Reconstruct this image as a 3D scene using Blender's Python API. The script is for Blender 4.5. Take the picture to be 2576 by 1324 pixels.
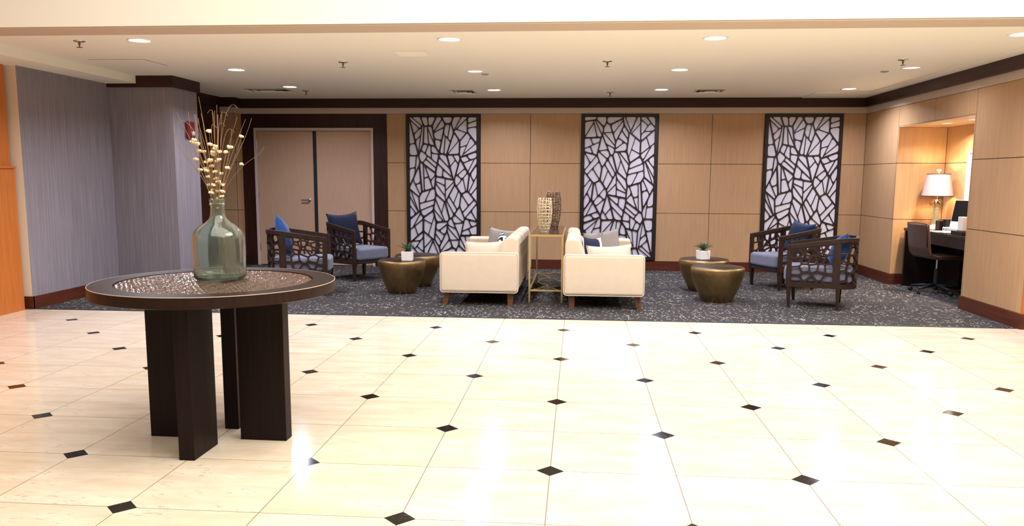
import bpy, bmesh, math, random
from math import sin, cos, pi, radians
from mathutils import Vector, Matrix
from mathutils.geometry import tessellate_polygon

for o in list(bpy.data.objects):
    bpy.data.objects.remove(o)
SC = bpy.context.scene
COL = SC.collection

# ------------------------------------------------------------------ camera
PITCH, YAW, ROLL = -0.1329, -0.0818, 0.0057
fw = Vector((sin(YAW) * cos(PITCH), cos(YAW) * cos(PITCH), sin(PITCH)))
rt0 = Vector((cos(YAW), -sin(YAW), 0))
up0 = rt0.cross(fw)
rt = cos(ROLL) * rt0 + sin(ROLL) * up0
up = -sin(ROLL) * rt0 + cos(ROLL) * up0
cam = bpy.data.cameras.new('camera')
cam_ob = bpy.data.objects.new('camera', cam)
COL.objects.link(cam_ob)
M = Matrix((rt, up, -fw)).transposed().to_4x4()
M.translation = Vector((0, 0, 1.4214))
cam_ob.matrix_world = M
cam.sensor_width = 36
cam.lens = 2000.97 / 2576 * 36
cam.shift_y = 53.67 / 2576
cam.clip_end = 100
SC.camera = cam_ob

# ------------------------------------------------------------------ light, exposure
SC.view_settings.view_transform = 'Standard'
SC.view_settings.look = 'None'
SC.view_settings.gamma = 1
SC.view_settings.use_curve_mapping = False
SC.view_settings.exposure = 0.0
wd = bpy.data.worlds.new('World')
SC.world = wd
wd.use_nodes = True
bg = wd.node_tree.nodes['Background']
bg.inputs[0].default_value = (1.0, 0.91, 0.80, 1)
bg.inputs[1].default_value = 0.20


def area_light(name, loc, size, power, color, aim=(0, 0, -1), spread=180, shape='RECTANGLE', parent=None):
    l = bpy.data.lights.new(name, 'AREA')
    l.shape = shape
    l.size = size[0]
    l.size_y = size[1]
    l.energy = power
    l.color = color
    l.spread = radians(spread)
    o = bpy.data.objects.new(name, l)
    COL.objects.link(o)
    o.location = loc
    o.rotation_euler = Vector(aim).to_track_quat('-Z', 'Y').to_euler()
    if parent:
        o.parent = parent
    return o


LOBBY_COL = (1.0, 0.95, 0.86)
area_light('lobby_area_light', (0.8, 1.5, 5.4), (8, 7), 800, LOBBY_COL)
area_light('lobby_area_light', (2.4, 3.8, 4.6), (3, 3), 230, LOBBY_COL)  # added fill light, keeps the middle of the stone floor hot
DOWN_COL = (0.80, 0.83, 1.0)
DOWN_W = 42


# ------------------------------------------------------------------ materials
def lin(c):
    return tuple(((v / 255) / 12.92 if v / 255 <= 0.04045 else ((v / 255 + 0.055) / 1.055) ** 2.4) for v in c)


def mat(name, rgb, rough=0.5, metal=0.0, spec=0.5, emit=None, estr=0, trans=0, ior=1.45, coat=0):
    m = bpy.data.materials.new(name)
    m.use_nodes = True
    b = m.node_tree.nodes['Principled BSDF']
    b.inputs['Base Color'].default_value = (*lin(rgb), 1)
    b.inputs['Roughness'].default_value = rough
    b.inputs['Metallic'].default_value = metal
    b.inputs['Specular IOR Level'].default_value = spec
    b.inputs['IOR'].default_value = ior
    b.inputs['Transmission Weight'].default_value = trans
    b.inputs['Coat Weight'].default_value = coat
    if emit:
        b.inputs['Emission Color'].default_value = (*lin(emit), 1)
        b.inputs['Emission Strength'].default_value = estr
    return m


class NT:
    def __init__(s, m):
        s.m = m
        s.t = m.node_tree
        s.b = s.t.nodes['Principled BSDF']

    def n(s, typ, **kw):
        nd = s.t.nodes.new(typ)
        for k, v in kw.items():
            if k.startswith('i_'):
                key = k[2:]
                key = int(key) if key.isdigit() else key.replace('_', ' ')
                if hasattr(v, 'is_linked') or hasattr(v, 'links'):
                    s.t.links.new(v, nd.inputs[key])
                else:
                    nd.inputs[key].default_value = v
            else:
                setattr(nd, k, v)
        return nd

    def link(s, a, b):
        s.t.links.new(a, b)

    def math(s, op, a, b=None, c=None):
        nd = s.t.nodes.new('ShaderNodeMath')
        nd.operation = op
        for i, v in enumerate((a, b, c)):
            if v is None:
                continue
            if hasattr(v, 'links'):
                s.t.links.new(v, nd.inputs[i])
            else:
                nd.inputs[i].default_value = v
        return nd.outputs[0]

    def mix(s, fac, a, b):
        nd = s.t.nodes.new('ShaderNodeMix')
        nd.data_type = 'RGBA'
        for i, v in ((0, fac), (6, a), (7, b)):
            if hasattr(v, 'links'):
                s.t.links.new(v, nd.inputs[i])
            elif i == 0:
                nd.inputs[0].default_value = v
            else:
                nd.inputs[i].default_value = (*lin(v), 1)
        return nd.outputs[2]

    def coords(s, scale=(1, 1, 1), rot=(0, 0, 0), world=False):
        if world:
            src = s.n('ShaderNodeNewGeometry').outputs['Position']
        else:
            src = s.n('ShaderNodeTexCoord').outputs['Object']
        mp = s.n('ShaderNodeMapping')
        s.link(src, mp.inputs[0])
        mp.inputs['Scale'].default_value = scale
        mp.inputs['Rotation'].default_value = rot
        return mp.outputs[0]

    def noise(s, vec, scale=1, detail=3, rough=0.5):
        nd = s.n('ShaderNodeTexNoise')
        s.link(vec, nd.inputs['Vector'])
        nd.inputs['Scale'].default_value = scale
        nd.inputs['Detail'].default_value = detail
        nd.inputs['Roughness'].default_value = rough
        return nd.outputs[0]

    def ramp(s, fac, stops):
        nd = s.n('ShaderNodeValToRGB')
        s.link(fac, nd.inputs[0])
        cr = nd.color_ramp
        while len(cr.elements) < len(stops):
            cr.elements.new(0.5)
        for e, (p, c) in zip(cr.elements, stops):
            e.position = p
            e.color = (*lin(c), 1) if not isinstance(c, (int, float)) else (c, c, c, 1)
        return nd.outputs[0]

    def bump(s, h, strength=0.3, dist=0.01):
        nd = s.n('ShaderNodeBump')
        nd.inputs['Strength'].default_value = strength
        nd.inputs['Distance'].default_value = dist
        s.link(h, nd.inputs['Height'])
        s.link(nd.outputs[0], s.b.inputs['Normal'])

    def color(s, c):
        s.link(c, s.b.inputs['Base Color'])


def wood(name, dark, light, rough=0.4, scale=(60, 60, 2.5), spec=0.4, bump=0.0, rotz=False):
    m = mat(name, light, rough, spec=spec)
    t = NT(m)
    v = t.coords(scale)
    n = t.noise(v, 1.0, 4, 0.6)
    t.color(t.ramp(n, [(0.3, dark), (0.7, light)]))
    if bump:
        t.bump(n, bump, 0.002)
    return m


def fabric(name, rgb, rgb2, scale=350, rough=0.9, bump=0.25):
    m = mat(name, rgb, rough, spec=0.15)
    t = NT(m)
    v = t.coords((1, 1, 1))
    n = t.noise(v, scale, 2, 0.6)
    n2 = t.noise(v, 9, 3, 0.5)
    f = t.math('MULTIPLY_ADD', n, 0.6, t.math('MULTIPLY', n2, 0.4))
    t.color(t.ramp(f, [(0.3, rgb), (0.7, rgb2)]))
    t.bump(n, bump, 0.002)
    m.node_tree.nodes['Principled BSDF'].inputs['Sheen Weight'].default_value = 0.15
    return m


# floor: cream travertine with black corner diamonds on the alternate tile corners
TILE = 0.61
m_floor = mat('travertine', (245, 228, 196), 0.13, spec=0.45)
t = NT(m_floor)
pos = t.n('ShaderNodeNewGeometry').outputs['Position']
sp = t.n('ShaderNodeSeparateXYZ')
t.link(pos, sp.inputs[0])
gu = t.math('ADD', t.math('DIVIDE', sp.outputs[0], TILE), 0.1877)
gv = t.math('ADD', t.math('DIVIDE', sp.outputs[1], TILE), -12.1367)
ru, rv = t.math('ROUND', gu), t.math('ROUND', gv)
du = t.math('ABSOLUTE', t.math('SUBTRACT', gu, ru))
dv = t.math('ABSOLUTE', t.math('SUBTRACT', gv, rv))
par = t.math('LESS_THAN', t.math('ABSOLUTE', t.math('SUBTRACT', t.math('FLOORED_MODULO', t.math('ADD', ru, rv), 2.0), 0.0)), 0.5)
dia = t.math('MULTIPLY', t.math('LESS_THAN', t.math('ADD', du, dv), 0.112), par)
gro = t.math('LESS_THAN', t.math('MINIMUM', du, dv), 0.0032)
tid = t.n('ShaderNodeCombineXYZ')
t.link(t.math('FLOOR', gu), tid.inputs[0])
t.link(t.math('FLOOR', gv), tid.inputs[1])
wn = t.n('ShaderNodeTexWhiteNoise')
t.link(tid.outputs[0], wn.inputs[0])
off = t.n('ShaderNodeVectorMath', operation='MULTIPLY_ADD')
t.link(wn.outputs[1], off.inputs[0])
off.inputs[1].default_value = (7, 7, 7)
t.link(pos, off.inputs[2])
mp = t.n('ShaderNodeMapping')
t.link(off.outputs[0], mp.inputs[0])
mp.inputs['Scale'].default_value = (1.6, 6.0, 1)
n1 = t.noise(mp.outputs[0], 1.6, 5, 0.6)
mp2 = t.n('ShaderNodeMapping')
t.link(off.outputs[0], mp2.inputs[0])
mp2.inputs['Scale'].default_value = (22, 60, 1)
n2 = t.noise(mp2.outputs[0], 1.0, 4, 0.7)
stone = t.ramp(n1, [(0.3, (210, 189, 162)), (0.5, (221, 204, 180)), (0.7, (231, 218, 198))])
pitm = t.math('MULTIPLY', t.math('GREATER_THAN', n2, 0.60), t.math('GREATER_THAN', n1, 0.52))
stone = t.mix(t.math('MULTIPLY', pitm, 0.5), stone, (150, 106, 68))
tone = t.math('MULTIPLY', wn.outputs[0], 0.22)
stone = t.mix(tone, stone, (206, 182, 155))
stone = t.mix(t.math('MULTIPLY', gro, 0.85), stone, (96, 74, 52))
stone = t.mix(dia, stone, (20, 17, 17))
t.color(stone)
rf = t.math('MULTIPLY_ADD', pitm, 0.25, 0.11)
t.link(rf, t.b.inputs['Roughness'])

# carpet: charcoal-blue pile with short cream flecks in drifting rows
m_carpet = mat('carpet', (58, 60, 68), 1.0, spec=0.05)
t = NT(m_carpet)
v0 = t.coords((1, 1, 1), world=True)
warp = t.n('ShaderNodeTexNoise', i_Scale=16.0)
t.link(v0, warp.inputs['Vector'])
base = t.ramp(t.noise(v0, 160, 3, 0.7), [(0.35, (38, 36, 37)), (0.65, (80, 77, 76))])


def flecks(rot, sx, sy, thr, seed):
    wrp = t.n('ShaderNodeVectorMath', operation='MULTIPLY_ADD')
    t.link(warp.outputs[1], wrp.inputs[0])
    wrp.inputs[1].default_value = (0.05, 0.05, 0)
    t.link(v0, wrp.inputs[2])
    mpn = t.n('ShaderNodeMapping')
    t.link(wrp.outputs[0], mpn.inputs[0])
    mpn.inputs['Rotation'].default_value = (0, 0, rot)
    mpn.vector_type = 'TEXTURE'
    mpn.inputs['Scale'].default_value = (1 / sx, 1 / sy, 1)
    mpn.inputs['Location'].default_value = (seed, seed * 1.7, 0)
    vo = t.n('ShaderNodeTexVoronoi')
    t.link(mpn.outputs[0], vo.inputs['Vector'])
    vo.inputs['Scale'].default_value = 1.0
    r = t.n('ShaderNodeSeparateColor')
    t.link(vo.outputs['Color'], r.inputs[0])
    keep = t.math('GREATER_THAN', r.outputs[0], thr)
    return t.math('MULTIPLY', keep, t.math('LESS_THAN', vo.outputs['Distance'], 0.34))


f1 = flecks(radians(88), 13, 62, 0.80, 1.3)
f2 = flecks(radians(58), 14, 64, 0.82, 4.1)
f3 = flecks(radians(122), 14, 60, 0.82, 8.7)
band = t.n('ShaderNodeMapping')
t.link(v0, band.inputs[0])
band.inputs['Scale'].default_value = (0.55, 2.6, 1)
bn = t.ramp(t.noise(band.outputs[0], 1.0, 2, 0.5), [(0.38, 0.3), (0.58, 1.0)])
fl = t.math('MINIMUM', t.math('ADD', f1, t.math('ADD', f2, f3)), 1.0)
fl = t.math('MULTIPLY', fl, bn)
t.color(t.mix(fl, base, (168, 160, 147)))
t.bump(t.noise(v0, 220, 2, 0.6), 0.5, 0.006)

m_veneer = wood('maple_veneer', (170, 134, 97), (186, 149, 110), 0.42, (70, 70, 2.0), 0.35)
m_veneer_orange = wood('orange_veneer', (172, 96, 40), (190, 112, 52), 0.45, (50, 50, 2.0), 0.3)
m_darkwood = wood('dark_wood', (38, 18, 12), (58, 29, 20), 0.4, (30, 30, 2.2), 0.35)
m_darkwood_x = wood('dark_wood_trim', (38, 18, 12), (60, 30, 20), 0.4, (2.0, 2.0, 40), 0.35)
m_baseb = wood('mahogany_base', (70, 32, 18), (92, 44, 26), 0.4, (2.0, 2.0, 40), 0.35)
m_tablewood = wood('espresso_wood', (30, 16, 12), (46, 26, 18), 0.4, (4, 40, 4), 0.25)
m_legwood = wood('espresso_legs', (22, 11, 9), (34, 18, 14), 0.5, (40, 40, 2), 0.2)
m_chairwood = wood('walnut_frame', (36, 23, 17), (56, 37, 27), 0.45, (40, 40, 4), 0.3)
m_sofaleg = wood('sofa_leg_wood', (92, 60, 36), (122, 82, 52), 0.45, (40, 40, 3), 0.4)
m_seam = mat('seam_shadow_gap', (38, 24, 18), 0.8)
m_ceil = mat('ceiling_paint', (234, 230, 215), 0.9, spec=0.2)
m_white = mat('bulkhead_paint', (252, 246, 232), 0.9, spec=0.2)
m_tan = mat('tan_paint', (190, 172, 152), 0.9, spec=0.2)
m_cream = mat('cream_paint', (230, 208, 180), 0.8, spec=0.2)
m_strip = mat('taupe_strip', (190, 172, 156), 0.7, spec=0.3)
m_grilleback = mat('pale_backing', (204, 200, 207), 0.6, spec=0.3)
m_grille = mat('black_brown_lattice', (34, 25, 22), 0.38, spec=0.45)
m_door = wood('door_veneer', (182, 148, 120), (192, 158, 130), 0.5, (80, 80, 3), 0.3)
m_frame = mat('door_frame_paint', (196, 178, 166), 0.5)
m_black = mat('black_rubber', (20, 20, 22), 0.6)
m_steel = mat('brushed_steel', (190, 186, 180), 0.3, 1.0)
m_chrome = mat('chrome', (220, 220, 222), 0.12, 1.0)
m_sofa = fabric('cream_linen', (206, 186, 158), (218, 200, 174), 420)
m_piping = mat('cream_piping', (230, 214, 190), 0.8)
m_blanket = fabric('cushion_beige', (214, 188, 164), (226, 202, 180), 300)
m_pgrey = fabric('cushion_grey', (138, 130, 122), (160, 152, 142), 300)
m_pblue = fabric('cushion_blue', (28, 58, 108), (42, 78, 132), 260)
m_pdeep = fabric('cushion_deep_blue', (15, 31, 58), (26, 46, 80), 260)
m_pnavy = fabric('cushion_navy', (14, 20, 40), (24, 32, 58), 260)
m_seat = fabric('seat_blue_grey', (102, 103, 118), (120, 121, 136), 300)
m_gold = mat('brushed_gold', (216, 186, 126), 0.34, 0.8)
m_amber = mat('tinted_glass_top', (74, 52, 38), 0.08, spec=0.6)
m_vnet = mat('champagne_metal', (226, 208, 172), 0.35, 0.6)
m_vdark = mat('bronze_metal', (132, 110, 92), 0.32, 0.8)
m_pot = mat('white_ceramic', (240, 236, 230), 0.4)
m_soil = mat('potting_soil', (50, 40, 32), 1.0)
m_leaf = mat('succulent_leaf', (66, 92, 62), 0.55, spec=0.3)
m_twig = mat('dried_twig', (152, 120, 92), 0.8, spec=0.2)
m_flower = mat('dried_flower', (250, 234, 190), 0.8, spec=0.2)
m_red = mat('red_plastic', (112, 20, 20), 0.4)
m_lens = mat('strobe_lens', (220, 215, 215), 0.2)
m_plastic = mat('white_plastic', (232, 228, 224), 0.5)
m_dark = mat('dark_opening', (30, 26, 24), 0.7)
m_desk = mat('desk_laminate', (30, 22, 20), 0.35, spec=0.4)
m_ochair = fabric('chair_brown', (66, 42, 30), (82, 54, 39), 300)
m_shade = mat('lamp_shade', (172, 146, 148), 0.9, spec=0.1)
m_shadetrim = mat('shade_trim', (40, 26, 22), 0.7)
m_palm = mat('carved_cream', (224, 204, 164), 0.55)
m_palmgroove = mat('carved_grooves', (62, 46, 30), 0.7)
m_palmleaf = mat('carved_fronds', (92, 98, 62), 0.55)
m_screen = mat('screen_glass', (16, 14, 14), 0.3, spec=0.3)
m_alu = mat('aluminium', (214, 212, 212), 0.35, 0.3)
m_paper = mat('paper', (244, 242, 242), 0.8)
m_grey = mat('grey_plastic', (150, 146, 146), 0.6)
m_mesh = mat('black_mesh', (28, 26, 26), 0.4, 0.3)
m_light = mat('downlight_lens', (255, 255, 255), 0.5, emit=(250, 248, 255), estr=14)
m_dim = mat('dim_downlight_lens', (255, 255, 255), 0.5, emit=(255, 250, 238), estr=1.6)
m_warm = mat('warm_downlight_lens', (255, 255, 255), 0.5, emit=(255, 214, 150), estr=12)

# striped wallcovering: fine wandering vertical ribs
m_wallpaper = mat('striped_wallcovering', (128, 118, 116), 0.75, spec=0.25)
t = NT(m_wallpaper)
v = t.coords((1, 1, 1), world=True)
s_ = t.n('ShaderNodeSeparateXYZ')
t.link(v, s_.inputs[0])
wv = t.n('ShaderNodeMapping')
t.link(v, wv.inputs[0])
wv.inputs['Scale'].default_value = (3, 3, 1.1)
wob = t.math('MULTIPLY', t.noise(wv.outputs[0], 1.5, 2, 0.5), 0.05)
axis = t.math('ADD', t.math('ADD', s_.outputs[0], s_.outputs[1]), wob)
st = t.math('SINE', t.math('MULTIPLY', axis, 2 * pi / 0.024))
wv2 = t.n('ShaderNodeMapping')
t.link(v, wv2.inputs[0])
wv2.inputs['Scale'].default_value = (45, 45, 1.3)
fn = t.noise(wv2.outputs[0], 1, 3, 0.6)
mixv = t.math('ADD', t.math('MULTIPLY', st, 0.07), fn)
t.color(t.ramp(mixv, [(0.3, (124, 116, 121)), (0.55, (135, 127, 132)), (0.9, (160, 151, 149))]))
t.bump(mixv, 0.12, 0.003)

# woven inlay of the round table: glossy cords
m_weave = mat('woven_inlay', (96, 62, 46), 0.12, spec=0.8, coat=0.5)
t = NT(m_weave)
v = t.coords((1, 1, 1))
s_ = t.n('ShaderNodeSeparateXYZ')
t.link(v, s_.inputs[0])
nz = t.noise(v, 14, 2, 0.5)
ax = t.math('SINE', t.math('MULTIPLY_ADD', s_.outputs[0], 2 * pi / 0.036, t.math('MULTIPLY', nz, 5)))
ay = t.math('SINE', t.math('MULTIPLY_ADD', s_.outputs[1], 2 * pi / 0.024, t.math('MULTIPLY', nz, 4)))
h = t.math('MULTIPLY', ax, ay)
h = t.math('MULTIPLY_ADD', t.noise(v, 90, 3, 0.6), 1.4, h)
t.color(t.ramp(h, [(0.0, (38, 22, 18)), (1.0, (88, 57, 46))]))
t.bump(h, 0.25, 0.004)

# hammered bronze drums
m_bronze = mat('hammered_bronze', (116, 96, 64), 0.42, 1.0)
t = NT(m_bronze)
v = t.coords((1, 1, 1))
h = t.noise(v, 48, 3, 0.6)
t.bump(h, 0.45, 0.006)
t.color(t.ramp(t.noise(v, 6, 3, 0.6), [(0.3, (134, 112, 74)), (0.7, (166, 140, 96))]))
m_bronzetop = mat('bronze_top', (70, 58, 46), 0.42, 0.8)
t = NT(m_bronzetop)
t.bump(t.noise(t.coords(), 40, 3, 0.6), 0.2, 0.004)

# bottle glass: thin greenish glass; direct light passes it (a shadow ray sees a tinted pane)
m_glass = mat('green_bottle_glass', (226, 238, 228), 0.02, trans=0.96, ior=1.45, spec=0.5)
m_netpat = mat('black_white_print', (240, 238, 236), 0.85)
t = NT(m_netpat)
v = t.coords((1, 1, 1))
nd = t.n('ShaderNodeTexWave', wave_type='RINGS', rings_direction='SPHERICAL')
t.link(v, nd.inputs['Vector'])
nd.inputs['Scale'].default_value = 6
nd.inputs['Distortion'].default_value = 3
t.color(t.ramp(nd.outputs[1], [(0.45, (20, 22, 30)), (0.5, (240, 238, 236))]))
m_navywhite = mat('navy_white_print', (30, 36, 62), 0.85)
t = NT(m_navywhite)
v = t.coords((1, 1, 1))
s_ = t.n('ShaderNodeSeparateXYZ')
t.link(v, s_.inputs[0])
e1 = t.math('GREATER_THAN', t.math('ADD', s_.outputs[0], t.math('MULTIPLY', t.noise(v, 8, 2, 0.5), 0.12)), 0.16)
e2 = t.math('LESS_THAN', s_.outputs[0], -0.17)
t.color(t.mix(t.math('MAXIMUM', e1, e2), (26, 32, 56), (238, 236, 234)))


# ------------------------------------------------------------------ mesh helpers
class MB:
    def __init__(s):
        s.v = []
        s.f = []
        s.mi = []
        s.cur = 0

    def add(s, vs, fs, mi=None):
        o = len(s.v)
        s.v += [tuple(v) for v in vs]
        s.f += [tuple(i + o for i in f) for f in fs]
        s.mi += [s.cur if mi is None else mi] * len(fs)
        return s

    def box(s, a, b, mi=None):
        x0, y0, z0 = [min(p, q) for p, q in zip(a, b)]
        x1, y1, z1 = [max(p, q) for p, q in zip(a, b)]
        vs = [(x0, y0, z0), (x1, y0, z0), (x1, y1, z0), (x0, y1, z0), (x0, y0, z1), (x1, y0, z1), (x1, y1, z1), (x0, y1, z1)]
        return s.add(vs, [(0, 3, 2, 1), (4, 5, 6, 7), (0, 1, 5, 4), (1, 2, 6, 5), (2, 3, 7, 6), (3, 0, 4, 7)], mi)

    def prism(s, bot, top, mi=None):
        n = len(bot)
        fs = [tuple(range(n - 1, -1, -1)), tuple(range(n, 2 * n))]
        fs += [(i, (i + 1) % n, n + (i + 1) % n, n + i) for i in range(n)]
        return s.add(list(bot) + list(top), fs, mi)

    def lathe(s, prof, n=32, c=(0, 0, 0), mi=None, cap0=True, cap1=True, close=False):
        vs = []
        for r, z in prof:
            for k in range(n):
                a = 2 * pi * k / n
                vs.append((c[0] + r * cos(a), c[1] + r * sin(a), c[2] + z))
        m = len(prof)
        fs = []
        for j in range(m - 1):
            for k in range(n):
                fs.append((j * n + k, j * n + (k + 1) % n, (j + 1) * n + (k + 1) % n, (j + 1) * n + k))
        if close:
            j = m - 1
            for k in range(n):
                fs.append((j * n + k, j * n + (k + 1) % n, (k + 1) % n, k))
        else:
            if cap0:
                fs.append(tuple(range(n - 1, -1, -1)))
            if cap1:
                fs.append(tuple((m - 1) * n + k for k in range(n)))
        return s.add(vs, fs, mi)

    def tube(s, pts, r, n=6, mi=None, closed=False):
        pts = [Vector(p) for p in pts]
        m = len(pts)
        rr = r if isinstance(r, (list, tuple)) else [r] * m
        vs = []
        prev = None
        for i, p in enumerate(pts):
            if closed:
                d = pts[(i + 1) % m] - pts[i - 1]
            else:
                d = pts[min(i + 1, m - 1)] - pts[max(i - 1, 0)]
            d.normalize()
            if prev is None:
                a = Vector((0, 0, 1)) if abs(d.z) < 0.9 else Vector((1, 0, 0))
                u_ = d.cross(a).normalized()
            else:
                u_ = (prev - d * prev.dot(d)).normalized()
            prev = u_
            w_ = d.cross(u_)
            for k in range(n):
                t_ = 2 * pi * k / n + (pi / 4 if n == 4 else 0)
                vs.append(p + rr[i] * (cos(t_) * u_ + sin(t_) * w_))
        fs = []
        for i in range(m if closed else m - 1):
            for k in range(n):
                i2 = (i + 1) % m
                fs.append((i * n + k, i * n + (k + 1) % n, i2 * n + (k + 1) % n, i2 * n + k))
        if not closed:
            fs.append(tuple(range(n - 1, -1, -1)))
            fs.append(tuple((m - 1) * n + k for k in range(n)))
        return s.add(vs, fs, mi)

    def xf(s, M_):
        s.v = [tuple(M_ @ Vector(v)) for v in s.v]
        return s


def build(name, mb, mats, parent=None, smooth=False, bevel=0, seg=2, loc=None, subsurf=0, angle=None):
    me = bpy.data.meshes.new(name)
    me.from_pydata(mb.v, [], mb.f)
    mats = mats if isinstance(mats, (list, tuple)) else [mats]
    for m_ in mats:
        me.materials.append(m_)
    for p, i in zip(me.polygons, mb.mi):
        p.material_index = i
    bm = bmesh.new()
    bm.from_mesh(me)
    bmesh.ops.recalc_face_normals(bm, faces=bm.faces)
    bm.to_mesh(me)
    bm.free()
    if smooth:
        me.polygons.foreach_set('use_smooth', [True] * len(me.polygons))
        if angle:
            me.set_sharp_from_angle(angle=radians(angle))
    o = bpy.data.objects.new(name, me)
    COL.objects.link(o)
    if parent:
        o.parent = parent
    if loc:
        o.location = loc
    if bevel:
        md = o.modifiers.new('Bevel', 'BEVEL')
        md.width = bevel
        md.segments = seg
        md.limit_method = 'ANGLE'
        md.angle_limit = radians(40)
        me.polygons.foreach_set('use_smooth', [True] * len(me.polygons))
        md.harden_normals = True
    if subsurf:
        md = o.modifiers.new('Sub', 'SUBSURF')
        md.levels = md.render_levels = subsurf
    return o


def tag(o, label, cat, group=None, kind=None):
    if label:
        o['label'] = label
    if cat:
        o['category'] = cat
    if group:
        o['group'] = group
    if kind:
        o['kind'] = kind
    return o


def thing(name, label, cat, loc=(0, 0, 0), rotz=0, group=None):
    o = bpy.data.objects.new(name, None)
    o.empty_display_size = 0.1
    COL.objects.link(o)
    o.location = loc
    o.rotation_euler = (0, 0, rotz)
    return tag(o, label, cat, group)


def struct(name, mb, mats, label, cat='wall', **kw):
    o = build(name, mb, mats, **kw)
    return tag(o, label, cat, kind='structure')


def copy_tree(o, parent=None):
    c = o.copy()
    COL.objects.link(c)
    if parent:
        c.parent = parent
    for ch in [x for x in bpy.data.objects if x.parent == o]:
        copy_tree(ch, c)
    return c


# ---- lattice patterns: irregular cells in a rectangle
def clip(poly, a, b, c):
    """keep the side a*x+b*y<=c"""
    out = []
    n = len(poly)
    for i in range(n):
        p, q = poly[i], poly[(i + 1) % n]
        dp, dq = a * p[0] + b * p[1] - c, a * q[0] + b * q[1] - c
        if dp <= 0:
            out.append(p)
        if (dp < 0 < dq) or (dq < 0 < dp):
            t_ = dp / (dp - dq)
            out.append((p[0] + t_ * (q[0] - p[0]), p[1] + t_ * (q[1] - p[1])))
    return out


def parea(p):
    return 0.5 * sum(p[i][0] * p[(i + 1) % len(p)][1] - p[(i + 1) % len(p)][0] * p[i][1] for i in range(len(p)))


def inset(poly, d):
    out = list(poly)
    n = len(poly)
    for i in range(n):
        p, q = poly[i], poly[(i + 1) % n]
        L = math.hypot(q[0] - p[0], q[1] - p[1])
        if L < 1e-6:
            continue
        nx, ny = (q[1] - p[1]) / L, -(q[0] - p[0]) / L
        out = clip(out, nx, ny, nx * p[0] + ny * p[1] - d)
        if len(out) < 3:
            return []
    return out


def rounded(poly, rad):
    out = []
    n = len(poly)
    for i in range(n):
        a, b, c = Vector(poly[i - 1]), Vector(poly[i]), Vector(poly[(i + 1) % n])
        la, lc = (a - b).length, (c - b).length
        if la < 1e-5 or lc < 1e-5:
            continue
        r1, r2 = min(rad, la * 0.45), min(rad, lc * 0.45)
        p, q = b + (a - b) / la * r1, b + (c - b) / lc * r2
        for t_ in (0, 0.33, 0.67, 1):
            out.append(tuple((1 - t_) ** 2 * p + 2 * t_ * (1 - t_) * b + t_ * t_ * q))
    return out


def voronoi(w, h, seeds, asp):
    """cells of seeds in the w x h rectangle; asp stretches them along y"""
    cells = []
    for i, s in enumerate(seeds):
        poly = [(0, 0), (w, 0), (w, h), (0, h)]
        for j, q in enumerate(seeds):
            if i == j:
                continue
            k = 1 / (asp * asp)
            a, b = q[0] - s[0], (q[1] - s[1]) * k
            c = (q[0] ** 2 - s[0] ** 2) / 2 + k * (q[1] ** 2 - s[1] ** 2) / 2
            poly = clip(poly, a, b, c)
            if len(poly) < 3:
                break
        if len(poly) >= 3:
            cells.append(poly)
    return cells


def split(poly, rng, amax, gap, depth=0):
    """cut a cell by chords until its pieces are below amax; gap = half width of the cuts"""
    if parea(poly) < amax or depth > 3:
        return [poly]
    cx = sum(p[0] for p in poly) / len(poly)
    cy = sum(p[1] for p in poly) / len(poly)
    ang = rng.choice((rng.uniform(-0.4, 0.4), rng.uniform(0.4, 0.95), rng.uniform(-0.95, -0.4), pi / 2 + rng.uniform(-0.5, 0.5)))
    a, b = cos(ang), sin(ang)
    c = a * (cx + rng.uniform(-0.01, 0.01)) + b * cy
    out = []
    for sgn in (1, -1):
        p = clip(poly, sgn * a, sgn * b, sgn * c - gap)
        if len(p) >= 3 and parea(p) > 4e-4:
            out += split(p, rng, amax, gap, depth + 1)
    return out


def lattice(mb, w, h, cells, thick, fmap, both=True):
    """cells: list of (outer polygon, [hole polygons]); fmap(u,v,depth)->xyz"""
    for outer, holes in cells:
        loops = [outer] + [list(reversed(hl)) for hl in holes]
        vs3 = [[Vector((p[0], p[1], 0)) for p in lp] for lp in loops]
        flat = [p for lp in loops for p in lp]
        tris = tessellate_polygon(vs3)
        mb.add([fmap(p[0], p[1], 0) for p in flat], tris)
        if both:
            mb.add([fmap(p[0], p[1], thick) for p in flat], [tuple(reversed(t_)) for t_ in tris])
        for hl in holes:
            n = len(hl)
            mb.add([fmap(p[0], p[1], 0) for p in hl] + [fmap(p[0], p[1], thick) for p in hl],
                   [(i, (i + 1) % n, n + (i + 1) % n, n + i) for i in range(n)])


def jitter_seeds(w, h, nx, ny, rng, jx=0.42, jy=0.42):
    return [((i + 0.5 + rng.uniform(-jx, jx)) * w / nx, (j + 0.5 + (0.5 if i % 2 else 0) * 0.8 + rng.uniform(-jy, jy)) * h / ny)
            for i in range(nx) for j in range(-1, ny + 1)]


# ------------------------------------------------------------------ room numbers
XR, YB, YE, XL = 4.28, 12.50, 7.96, -5.80
ZC, ZT, ZK = 2.638, 2.407, 2.497      # ceiling, top of panels, bottom of crown
J1, J2, ZBB = 1.65, 0.894, 0.145      # panel joints, baseboard top

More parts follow.
